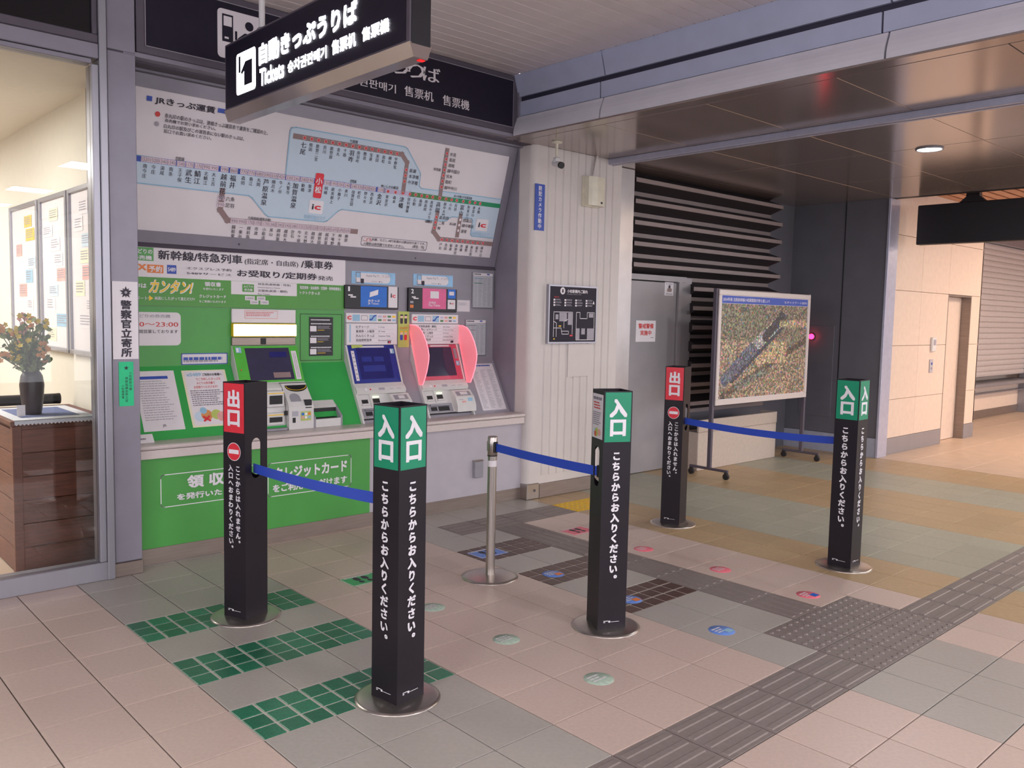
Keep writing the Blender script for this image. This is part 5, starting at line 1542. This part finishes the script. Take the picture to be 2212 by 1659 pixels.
# ---------------------------------------------------------------- steel belt post
mp = root('belt_post', (1.927, -1.145, 0), 'polished steel belt post with a round base', 'queue post')
MB().lathe([(0.0, .018), (.05, .016), (.14, .008), (.17, .003), (.17, 0.0)], (1.927, -1.145, 0), 48).build('base_plate', 'steel', mp)
MB().lathe([(.027, .014), (.027, .735)], (1.927, -1.145, 0), 28).build('post', 'steel', mp)
MB().lathe([(.026, .735), (.0295, .738), (.0295, .846), (.026, .852), (0.0, .853)], (1.927, -1.145, 0), 28).build('belt_head', 'steel', mp)
MB().lathe([(.0298, .734), (.0300, .740)], (1.927, -1.145, 0), 28).build('head_ring', 'slot_black', mp)
MB().lathe([(.0274, .672), (.0274, .708)], (1.927, -1.145, 0), 28).build('white_label', 'white_panel', mp)
a = math.atan2(-2.13 + 1.145, 1.853 - 1.927)
for da in (0, math.pi):
    MB().bbox(-.014, .014, -.012, .006, .757, .822, .004).build('belt_slot', 'slot_black', mp, local=True)
    o = COL.objects[-1] if False else None
for i, ch in enumerate([c for c in mp.children if c.name.startswith('belt_slot')]):
    d = Vector((math.cos(a + math.pi * i), math.sin(a + math.pi * i), 0))
    ch.location = d * .027
    ch.rotation_euler = (0, 0, a + math.pi * i + math.pi / 2)

# ---------------------------------------------------------------- blue belts
def belt(label, p, q, zc0, zc1, sag, w=.048):
    p, q = Vector(p), Vector(q)
    mb = MB()
    n = 14
    d = (q - p).normalized(); nrm = Vector((-d.y, d.x)) * .0009
    ring = []
    for k in range(n + 1):
        f = k / n
        c = p.lerp(q, f); z = zc0 + (zc1 - zc0) * f - sag * 4 * f * (1 - f)
        ring.append([(c.x + nrm.x, c.y + nrm.y, z - w / 2), (c.x + nrm.x, c.y + nrm.y, z + w / 2), (c.x - nrm.x, c.y - nrm.y, z + w / 2), (c.x - nrm.x, c.y - nrm.y, z - w / 2)])
    vs = [v for r in ring for v in r]
    fs = [(k * 4 + e, k * 4 + (e + 1) % 4, k * 4 + 4 + (e + 1) % 4, k * 4 + 4 + e) for k in range(n) for e in range(4)] + [(3, 2, 1, 0), (n * 4, n * 4 + 1, n * 4 + 2, n * 4 + 3)]
    mb.mesh(vs, fs)
    t = root('barrier_belt', ((p.x + q.x) / 2, (p.y + q.y) / 2, min(zc0, zc1) - sag - w / 2), label, 'belt', 'blue barrier belts')
    mb.build('webbing', 'belt_blue', t)
    e = MB()
    u = Vector((d.x, d.y, 0)); s = Vector((-d.y, d.x, 0))
    c = Vector((q.x, q.y, zc1))
    vs = [c + u * (sa * .012) + s * (sb * .006) + Vector((0, 0, sc * .03)) for sc in (-1, 1) for sa, sb in ((-1, -1), (1, -1), (1, 1), (-1, 1))]
    e.mesh(vs, [(3, 2, 1, 0), (4, 5, 6, 7), (0, 1, 5, 4), (1, 2, 6, 5), (2, 3, 7, 6), (3, 0, 4, 7)]).build('end_clip', 'slot_black', t)
def R2(cx, cy, ang, x, y):
    c, s = math.cos(math.radians(ang)), math.sin(math.radians(ang))
    return (cx + c * x - s * y, cy + s * x + c * y)
belt('blue belt between the left exit pylon and the nearest entrance pylon', R2(.5175, -.852, 19, 0.0, -.055), R2(.576, -2.122, 8.5, -.02, .06), .775, .815, .012)
belt('blue belt from the steel belt post to the middle entrance pylon', (1.925, -1.175), R2(1.853, -2.13, -26, -.06, .0), .789, .80, .006)
belt('blue belt between the two pylons on the right', R2(3.905, -1.015, 17, 0.0, -.06), R2(3.868, -2.40, 3, -.02, .06), .80, .81, .02)

# ---------------------------------------------------------------- fittings on the ribbed pillar
PB = Wall(Y_PIL - .012)
t, b = plate('camera_notice', 'narrow blue vertical security camera notice on the pillar', 'sign', Wall(Y_PIL), 1156, 396, 1174, 499, 'ink_blue', .006)
u0, v0, u1, v1 = b.ext
b.vert('lettering', 'white_print', '防犯カメラ作動中', (u0 + u1) / 2, v1 - .012, (v1 - v0 - .024) / 8, None, 2, .02)
b.flush(t)
cb = root('cctv_camera', (3.62, 0.06, Z_SOF), 'small white security camera hanging from the soffit', 'camera')
MB().lathe([(.045, -.001), (.045, -.01), (.03, -.014), (.012, -.016)], (3.62, .06, Z_SOF), 20).build('mount_plate', 'cream_box', cb)
MB().tube([(3.62, .06, Z_SOF - .01), (3.62, .06, Z_SOF - .13)], .011, 12).build('arm', 'cream_box', cb)
MB().bbox(3.597, 3.643, .035, .085, Z_SOF - .165, Z_SOF - .125, .008).build('joint', 'white_plastic', cb)
cbd = MB().tube([(3.635, .10, Z_SOF - .165), (3.605, -.0, Z_SOF - .195)], .026, 18).build('camera_body', 'white_plastic', cb)
MB().tube([(3.605, .0, Z_SOF - .195), (3.599, -.022, Z_SOF - .2015)], [.0262, .0262], 18).build('lens', 'slot_black', cbd)
bx = root('cable_box', (4.02, .22, 2.52), 'cream cable box with a rounded cover high on the pillar', 'box')
a, c = PB.px(1256, 381), PB.px(1293, 449)
x0, x1, z0, z1 = a[0] + .02, c[0], c[1], a[1]
prof = [(x0, Y_PIL - .012), (x0, Y_PIL - .085), (x0 + .03, Y_PIL - .10), (x0 + .09, Y_PIL - .108), (x1 - .02, Y_PIL - .098), (x1, Y_PIL - .08), (x1, Y_PIL - .012)]
MB().prism(prof, z0, z1, 'z').build('box_cover', 'cream_box', bx)
MB().box(x0 - .012, x1 - .02, Y_PIL - .03, Y_PIL - .012, z0 - .006, z1 + .004).build('back_plate', 'cream_box', bx)
MB().box(x1 - .075, x1 - .055, Y_PIL - .107, Y_PIL - .102, z0 + .02, z0 + .036).build('maker_plate', 'ink', bx)
MB().tube([((x0 + x1) / 2, Y_PIL - .03, z1), ((x0 + x1) / 2 + .05, Y_PIL - .03, Z_SOF)], .01, 8).build('conduit', 'wall_cream', bx)
# station floor plan
t, b = plate('station_map', 'black station floor plan board in a silver frame on the pillar', 'information board', PB, 1181, 614, 1282, 741, 'alu', .03)
u0, v0, u1, v1 = b.ext; w, h = u1 - u0, v1 - v0
b.rect('map_face', 'black_sign', u0 + .014, v0 + .014, u1 - .014, v1 - .014, 1)
b.disc('print', 'white_panel', u0 + w * .27, v1 - h * .1, w * .05, 2, 20); b.text('print', 'black_sign', 'i', u0 + w * .255, v1 - h * .13, u0 + w * .285, v1 - h * .07, 3, .03)
b.text('print', 'white_panel', '小松駅構内ご案内', u0 + w * .36, v1 - h * .13, u0 + w * .78, v1 - h * .07, 2, .02)
b.text('print', 'ink_grey', 'Komatsu Station Map', u0 + w * .36, v1 - h * .165, u0 + w * .65, v1 - h * .14, 2)
for cI in range(4):
    for rI in range(3):
        uu, vv = u0 + w * (.09 + .22 * cI), v1 - h * (.27 + .045 * rI)
        b.rect('print', 'white_panel', uu, vv, uu + w * .035, vv + h * .03, 2)
        b.scribble('print', 'ink_grey', uu + w * .045, vv, uu + w * .16, vv + h * .03, 2, fill=.5, seed=cI * 3 + rI)
b.text('print', 'ink_red', '現在地', u0 + w * .1, v1 - h * .22, u0 + w * .2, v1 - h * .195, 2)
b.poly('print', 'white_panel', [(u1 - w * .1, v1 - h * .31), (u1 - w * .06, v1 - h * .31), (u1 - w * .08, v1 - h * .25)], 2)
def plan(ox, oy, ww, hh, segs, fills):
    for q in fills: b.rect('print', 'ink_grey', ox + ww * q[0], oy + hh * q[1], ox + ww * q[2], oy + hh * q[3], 2)
    for q in segs: b.stroke('print', 'white_panel', [(ox + ww * x, oy + hh * y) for x, y in q], .005, 3)
plan(u0 + w * .1, v0 + h * .12, w * .38, h * .42, [[(0, 0), (0, 1), (1, 1), (1, .1)], [(0, .35), (.4, .35), (.45, .1), (.8, .1)], [(.15, .0), (.15, .55), (0, .62)], [(.55, .35), (.55, .62), (.75, .7)], [(.42, .22), (.8, .22), (.8, .1)]], [(.3, .62, .7, .97), (.76, .48, .98, .97), (.1, .7, .25, .9)])
plan(u0 + w * .56, v0 + h * .06, w * .38, h * .48, [[(0, 0), (0, 1), (.2, 1), (.2, .78), (.6, .78), (.6, 1), (1, 1), (1, 0), (0, 0)]], [(.02, .02, .2, .42), (.3, .2, .5, .42), (.62, .02, .98, .42), (.7, .82, .95, .97)])
b.rect('print', 'yellow_print', u0 + w * .2, v0 + h * .29, u0 + w * .25, v0 + h * .31, 4); b.rect('print', 'yellow_print', u0 + w * .1, v0 + h * .07, u0 + w * .13, v0 + h * .09, 4)
b.rect('print', 'sign_red', u0 + w * .43, v0 + h * .125, u0 + w * .49, v0 + h * .15, 4)
b.flush(t)
t, b = plate('blank_cover', 'plain white cover plate below the station floor plan', 'cover', PB, 1226.5, 743, 1271, 812, 'wall_cream', .008)
t = root('key_box', (2.94, Y_LOW - .02, .40), 'small grey metal box on the wall under the counter', 'box')
a, c = lw.px(1021, 994), lw.px(1038, 1029)
MB().bbox(a[0], c[0], Y_LOW - .035, Y_LOW - .0005, c[1], a[1] - .008, .003).build('box_body', 'machine_grey', t)
MB().prism([(Y_LOW - .037, a[1] - .008), (Y_LOW - .03, a[1]), (Y_LOW - .001, a[1]), (Y_LOW - .001, a[1] - .008)], a[0] - .001, c[0] + .001).build('box_lid', 'steel', t)
# signs on the alcove door
DW = Wall(0.49)
t, b = plate('security_sign', 'white square sign with red characters on the grey door', 'sign', DW, 1373.5, 692, 1414.5, 738, 'paper', .004)
u0, v0, u1, v1 = b.ext; w, h = u1 - u0, v1 - v0
b.text('lettering', 'ink_red', '警戒警備', u0 + w * .12, v0 + h * .62, u1 - w * .12, v0 + h * .86, 2, .02)
b.text('lettering', 'ink_red', '実施中', u0 + w * .22, v0 + h * .3, u1 - w * .22, v0 + h * .54, 2, .02)
b.rect('lettering', 'ink', u1 - w * .25, v0 + h * .19, u1 - w * .1, v0 + h * .21, 2)
b.flush(t)
t, b = plate('warning_sticker', 'small white sticker with a red-brown figure at the top of the grey door', 'sticker', DW, 1436, 609, 1453.5, 639, 'paper', .003)
u0, v0, u1, v1 = b.ext; w, h = u1 - u0, v1 - v0
b.text('lettering', 'ink_soft', '立入禁止', u0 + w * .1, v1 - h * .2, u1 - w * .1, v1 - h * .06, 2); b.text('lettering', 'ink_soft', '関係者', u0 + w * .15, v0 + h * .06, u1 - w * .15, v0 + h * .18, 2)
b.poly('figure', 'map_brown', [(u0 + w * .25, v0 + h * .28), (u1 - w * .22, v0 + h * .28), (u1 - w * .18, v0 + h * .5), (u0 + w * .6, v0 + h * .58), (u0 + w * .3, v0 + h * .52)], 2)
b.disc('figure', 'ink', u0 + w * .52, v0 + h * .66, w * .12, 3, 14)
b.flush(t)

# ---------------------------------------------------------------- mosaic poster on a wheeled stand
ps = root('poster_stand', (6.66, -.05, 0), 'wheeled stand holding a large framed photo mosaic poster', 'poster stand')
PXL, PXR, PY = 5.775, 7.555, -.07
for x in (5.765, 7.565):
    MB().bbox(x - .017, x + .017, PY - .012, PY + .03, .085, 1.875, .004).build('upright', 'grey_dark', ps)
    MB().bbox(x - .014, x + .014, PY - .21, PY + .24, .07, .095, .004).build('foot_bar', 'grey_dark', ps)
    for y in (PY - .19, PY + .22):
        w = MB().tube([(x - .014, y, .031), (x + .014, y, .031)], .031, 16).build('caster', 'rubber', ps)
        MB().bbox(x - .018, x + .018, y - .016, y + .016, .03, .075, .004).build('caster_fork', 'rubber', w)
P0, P1 = .715, 1.863
for q in ((PXL, PXR, P1 - .05, P1), (PXL, PXR, P0, P0 + .055), (PXL, PXL + .045, P0 + .055, P1 - .05), (PXR - .045, PXR, P0 + .055, P1 - .05)):
    MB().bbox(q[0], q[1], PY - .03, PY - .012, q[2], q[3], .004).build('poster_frame', 'counter_stone', ps)
MB().box(PXL + .04, PXR - .04, PY - .02, PY - .012, P0 + .05, P1 - .045).build('backing', 'paper', ps)
pb = Wall(PY - .02, .0006)
ux0, ux1, vz0, vz1 = PXL + .05, PXR - .05, P0 + .06, P1 - .055
pb.rect('title_strip', 'ink_blue', ux0, vz1 - .075, ux1, vz1, 1)
pb.text('lettering', 'white_panel', '2024年春 北陸新幹線小松駅開業が待ち遠しい！', ux0 + .02, vz1 - .055, ux0 + .88, vz1 - .018, 2, .01)
pb.text('lettering', 'white_panel', 'モザイクアート制作', ux1 - .5, vz1 - .055, ux1 - .02, vz1 - .028, 2)
pb.flush(ps)
# a field of small photographs whose tones add up to a train in a landscape
ncol, nrow = 96, 62
rnd = random.Random(11)
vs, fs, cols = [], [], []
def seg(fu, fv, a, b):
    ax, ay = a; bx, by = b
    t = max(0, min(1, ((fu - ax) * (bx - ax) + (fv - ay) * (by - ay)) / ((bx - ax) ** 2 + (by - ay) ** 2)))
    return math.hypot((fu - ax - t * (bx - ax)), (fv - ay - t * (by - ay)) * .66), t
for r in range(nrow):
    for c in range(ncol):
        fu, fv = (c + .5) / ncol, (r + .5) / nrow
        base = (150, 132, 110) if fv < .62 + .1 * math.sin(fu * 5) else (128, 116, 98)
        if fv > .62 and fu < .5: base = (118, 112, 92)
        d, tt = seg(fu, fv, (.06, .2), (.66, .82))
        if d < .045 + .02 * math.sin(tt * math.pi): base = (96, 98, 108) if tt < .55 else (160, 160, 158)
        if tt > .02 and .045 < d < .075 and fu > .06 + .6 * tt: base = (66, 62, 70)
        d2, t2 = seg(fu, fv, (.66, .84), (.5, .66))
        if d2 < .04: base = (62, 56, 58)
        d3, t3_ = seg(fu, fv, (.05, .03), (1, .62))
        if d3 < .025: base = (92, 78, 66)
        d4, t4 = seg(fu, fv, (.2, .12), (.5, .26))
        if d4 < .03: base = (112, 112, 100)
        if fu > .66 and .76 < fv < .84: base = (176, 152, 122)
        if .35 < fu < .75 and .35 < fv < .6 and d > .1: base = (178, 156, 124)
        j = rnd.uniform(.6, 1.4)
        col = [min(255, max(10, base[k] * j * rnd.uniform(.85, 1.15))) for k in range(3)]
        if rnd.random() < .05: col = [rnd.choice((200, 90, 60)), rnd.choice((120, 150, 90)), rnd.choice((60, 120, 170))]
        u, v = ux0 + (ux1 - ux0) * c / ncol, vz0 + (vz1 - .078 - vz0) * r / nrow
        du, dv = (ux1 - ux0) / ncol, (vz1 - .078 - vz0) / nrow
        n = len(vs)
        vs += [pb.at(a, b2, .0008) for a, b2 in ((u, v), (u + du, v), (u + du, v + dv), (u, v + dv))]
        fs.append((n, n + 1, n + 2, n + 3)); cols.append(lin(col) + (1,))
m = bpy.data.materials.new('photo_mosaic'); m.use_nodes = True
at = m.node_tree.nodes.new('ShaderNodeAttribute'); at.attribute_name = 'tone'
m.node_tree.links.new(at.outputs['Color'], m.node_tree.nodes['Principled BSDF'].inputs['Base Color'])
m.node_tree.nodes['Principled BSDF'].inputs['Roughness'].default_value = .4
M['photo_mosaic'] = m
o = MB().mesh(vs, fs).build('mosaic_print', 'photo_mosaic', ps, kind='stuff')
ca = o.data.color_attributes.new('tone', 'FLOAT_COLOR', 'CORNER')
for p in o.data.polygons:
    for li in p.loop_indices: ca.data[li].color = cols[p.index]

# ---------------------------------------------------------------- stickers on the floor
FL = Board((0, 0, 0.0), (1, 0, 0), (0, 1, 0), .0005)
def sticker(label, i, j, m, kind, group, wear='white_panel', inset=None):
    x, y = i * T, j * T
    t = root('floor_sticker', (x, y, 0), label, 'sticker', group)
    if kind == 'feet':
        o = MB().box(x - .115, x + .115, y - .08, y + .08, .0, .0012).build('sheet', m, t)
        b = Board((x, y, .0012), (1, 0, 0), (0, 1, 0), .0004)
        b.stroke('border', 'white_panel', [(-.111, -.076), (.111, -.076), (.111, .076), (-.111, .076)], .006, 1, True)
        for s in (-1, 1):
            b.disc('footprints', 'ink', s * .028, .025, .02, 2, 14, .034)
            b.disc('footprints', 'ink', s * .028, -.032, .016, 2, 14, .02)
        b.scribble('print', 'white_panel', -.09, .054, .09, .068, 1, fill=.7, seed=int(i * 10))
    else:
        MB().lathe([(0.0, .0012), (.066, .0012), (.067, 0)], (x, y, 0), 32).build('sheet', m, t)
        b = Board((x, y, .0012), (1, 0, 0), (0, 1, 0), .0004)
        b.scribble('print', wear, -.042, -.024, .036, .036, 3, fill=.5, seed=int(abs(j) * 7))
        if inset: b.rect('print', inset, .0, -.045, .048, -.004, 3)
    b.flush(t)
mat('stick_green', (70, 168, 104), .5, var=.15, scale=40)
mat('stick_mint', (172, 190, 174), .5, var=.2, scale=40)
mat('stick_red', (236, 118, 134), .5, var=.12, scale=40)
mat('stick_blue', (104, 140, 214), .5, var=.12, scale=40)
sticker('green footprint sticker on the pink tiles in front of the green machine', 4.35, -2.4, 'stick_green', 'feet', 'footprint stickers')
sticker('worn green round sticker nearest the green footprint sticker', 4.45, -4.53, 'stick_mint', 'round', 'green round stickers')
sticker('worn green round sticker, middle of three on the pink tiles', 4.46, -6.48, 'stick_mint', 'round', 'green round stickers')
sticker('worn green round sticker nearest the camera on the pink tiles', 4.49, -8.45, 'stick_mint', 'round', 'green round stickers')
sticker('pink footprint sticker on the tiles behind the dark guide strip', 10.5, -2.4, 'stick_red', 'feet', 'footprint stickers')
sticker('pink round sticker nearest the pink footprint sticker', 10.49, -4.46, 'stick_red', 'round', 'pink round stickers')
sticker('pink round sticker, middle of three behind the guide strip', 10.52, -6.48, 'stick_red', 'round', 'pink round stickers')
sticker('pink round sticker with a blue patch beside the dotted guide tiles', 10.45, -8.5, 'stick_red', 'round', 'pink round stickers', inset='tag_blue')
sticker('blue footprint sticker on the first brown mosaic strip', 7.5, -2.5, 'stick_blue', 'feet', 'footprint stickers')
sticker('blue round sticker with an orange patch on the second brown strip', 7.54, -4.49, 'stick_blue', 'round', 'blue round stickers', inset='orange_print')
sticker('blue round sticker with an orange patch on the third brown strip', 7.55, -6.5, 'stick_blue', 'round', 'blue round stickers', inset='orange_print')
sticker('blue round sticker with a pale screen patch on the grey tiles', 7.54, -8.5, 'stick_blue', 'round', 'blue round stickers', inset='map_edge')

# ---------------------------------------------------------------- things in the store window
ch = root('wooden_chest', (.05, 1.0, 0), 'dark red wooden plank chest behind the store glass', 'chest')
cx0, cx1, cy0, cy1, chh = -.21, .30, .62, 1.42, .90
MB().box(cx0 + .02, cx1 - .02, cy0 + .02, cy1 - .02, .005, chh - .03).build('core', 'wood_red', ch)
for k in range(6):
    z = .01 + .14 * k
    MB().bbox(cx0 + .012, cx1 - .012, cy0 + .004, cy0 + .024, z, z + .136, .003).build('front_plank', 'wood_red', ch)
    MB().bbox(cx0 + .004, cx0 + .024, cy0 + .012, cy1 - .012, z, z + .136, .003).build('side_plank', 'wood_red', ch)
for (x, y) in ((cx0, cy0), (cx1 - .05, cy0)):
    MB().bbox(x, x + .05, y, y + .05, .0, chh - .03, .004).build('corner_post', 'wood_red', ch)
MB().bbox(cx0 - .01, cx1 + .01, cy0 - .01, cy1, chh - .03, chh, .004).build('top_board', 'wood_red', ch)
cl = root('lace_cloth', (.03, .9, chh), 'white scalloped cloth with a blue centre on the wooden chest', 'cloth')
mb = MB(); n = 44
edge = [(cx0 + .01 + (cx1 - cx0 - .06) * k / n, cy0 - .012, chh - .022 - .012 * abs(math.sin(k * math.pi / 2 * 1.0 + .0)) if False else chh - .018 - .010 * (k % 2)) for k in range(n + 1)]
for k in range(n):
    mb.poly([edge[k], edge[k + 1], (edge[k + 1][0], cy0 - .012, chh + .004), (edge[k][0], cy0 - .012, chh + .004)])
mb.box(cx0 + .01, cx1 - .05, cy0 - .012, cy1 - .1, chh + .001, chh + .004)
mb.build('cloth_sheet', 'cloth_white', cl)
MB().box(cx0 + .07, cx1 - .12, cy0 + .10, cy1 - .2, chh + .004, chh + .006).build('cloth_centre', 'cloth_blue', cl)
vx, vy = -.045, .87
va = root('vase', (vx, vy, chh + .006), 'tall dark vase on the lace cloth', 'vase')
MB().lathe([(0.0, .0), (.048, .0), (.052, .02), (.062, .10), (.068, .18), (.060, .235), (.046, .262), (.041, .262), (.039, .24), (0.0, .23)], (vx, vy, chh + .006), 28).build('vase_body', 'vase_dark', va)
tg = MB().bbox(vx - .105, vx - .06, vy - .095, vy - .093, chh + .008, chh + .075, .0005).build('price_card', 'paper', va)
fl = root('flower_arrangement', (vx, vy, chh + .24), 'yellow and pink flowers with green leaves in the dark vase', 'flowers')
rnd = random.Random(5)
zt = chh + .262
for k in range(44):
    a = rnd.uniform(0, 2 * math.pi); rr = rnd.uniform(.02, .15); hh = rnd.uniform(.06, .34) * (1.05 - rr)
    tip = Vector((vx - .03 + rr * math.cos(a), vy + rr * math.sin(a), zt + hh))
    st = MB().tube([(vx, vy, zt - .03), ((vx + tip.x) / 2, (vy + tip.y) / 2, zt + hh * .4), tip], [.004, .0035, .002], 5).build('stem', 'stem', fl)
    if k % 3 < 2:
        m = ('petal_yellow', 'petal_pink', 'petal_orange', 'petal_yellow')[rnd.randrange(4)]
        q = MB()
        for c_ in range(4):
            ctr = tip + Vector((rnd.uniform(-.03, .03), rnd.uniform(-.03, .03), rnd.uniform(-.03, .03)))
            nn = Vector((rnd.uniform(-.6, .6), -1, rnd.uniform(-.2, .9))).normalized()
            e1 = nn.cross(Vector((0, 0, 1))).normalized(); e2 = nn.cross(e1)
            for p_ in range(5):
                b = 2 * math.pi * p_ / 5
                dd = e1 * math.cos(b) + e2 * math.sin(b); ss = (e2 * math.cos(b) - e1 * math.sin(b)) * .007
                q.poly([ctr, ctr + dd * .010 + ss + nn * .003, ctr + dd * .018 + nn * .006, ctr + dd * .010 - ss + nn * .004])
        q.build('blossom', m, st)
    q = MB()
    for p_ in range(9):
        f = rnd.uniform(.25, 1.02); base = Vector((vx, vy, zt)).lerp(tip, f) + Vector((rnd.uniform(-.03, .03), rnd.uniform(-.03, .03), rnd.uniform(-.03, .03)))
        L_ = rnd.uniform(.03, .055); d_ = Vector((rnd.uniform(-1, 1), rnd.uniform(-1, 1), rnd.uniform(-.3, 1))).normalized()
        s_ = d_.cross(Vector((rnd.uniform(-1, 1), rnd.uniform(-1, 1), rnd.uniform(-1, 1)))).normalized() * L_ * .32
        q.poly([base, base + d_ * L_ * .3 + s_ * .9, base + d_ * L_ * .7 + s_, base + d_ * L_, base + d_ * L_ * .7 - s_, base + d_ * L_ * .3 - s_ * .9])
    q.build('leaf_spray', 'leaf', st, kind='stuff')
for (dx, dz) in ((-.22, .12), (-.26, .05)):
    MB().tube([(vx, vy, zt - .05), (vx + dx * .5, vy + .02, zt + dz + .05), (vx + dx, vy + .03, zt + dz)], [.004, .003, .0015], 5).build('long_leaf', 'leaf', fl)
pr = root('rolled_banner', (.0, 1.3, chh + .01), 'dark horizontal roll lying at the back of the chest', 'roll')
MB().tube([(-.6, 1.38, chh + .045), (.22, 1.38, chh + .045)], .035, 14).build('roll_body', 'slot_black', pr)
MB().tube([(.22, 1.38, chh + .045), (.24, 1.38, chh + .045)], .036, 14).build('roll_cap', 'rubber', pr)
# notice boards on the store's side wall
for k, (y0, y1, lab, tint) in enumerate(((.56, 1.30, 'framed notice board with white sheets nearest the store glass', 0), (1.40, 2.02, 'middle framed notice board on the white store wall', 1), (2.14, 2.9, 'framed notice board with a yellow poster, farthest into the store', 2))):
    t = root('notice_board', (XW - .02, (y0 + y1) / 2, 1.28), lab, 'notice board', 'store notice boards')
    MB().box(XW - .018, XW - .001, y0, y1, 1.28, 2.31).build('board_panel', 'white_panel', t)
    for q in ((y0 - .035, y0, 1.25, 2.34), (y1, y1 + .035, 1.25, 2.34), (y0, y1, 1.25, 1.28), (y0, y1, 2.31, 2.34)):
        MB().bbox(XW - .035, XW - .001, q[0], q[1], q[2], q[3], .003).build('board_frame', 'alu', t)
    b = Board((XW - .018, 0, 0), (0, -1, 0), (0, 0, 1), .0012)
    rr = random.Random(20 + k)
    for s in range(9):
        u0 = -y1 + .03 + rr.random() * (y1 - y0 - .26); v0 = 1.32 + .105 * s
        w_, h_ = rr.uniform(.16, .26), rr.uniform(.08, .1)
        m_ = 'petal_yellow' if (tint == 2 and s > 6) else rr.choice(('paper', 'map_blue', 'paper', 'paper_yellow', 'map_edge', 'petal_pink'))
        b.rect('pinned_sheets', m_, u0, v0, u0 + w_, v0 + h_, 1 + .1 * s)
        b.scribble('pinned_sheets', 'ink_grey', u0 + .012, v0 + .015, u0 + w_ - .02, v0 + h_ - .012, 4, 3, fill=.35, seed=s + k * 20)
    b.flush(t)
bpy.data.objects.remove(_fo)
bpy.data.curves.remove(_fc)
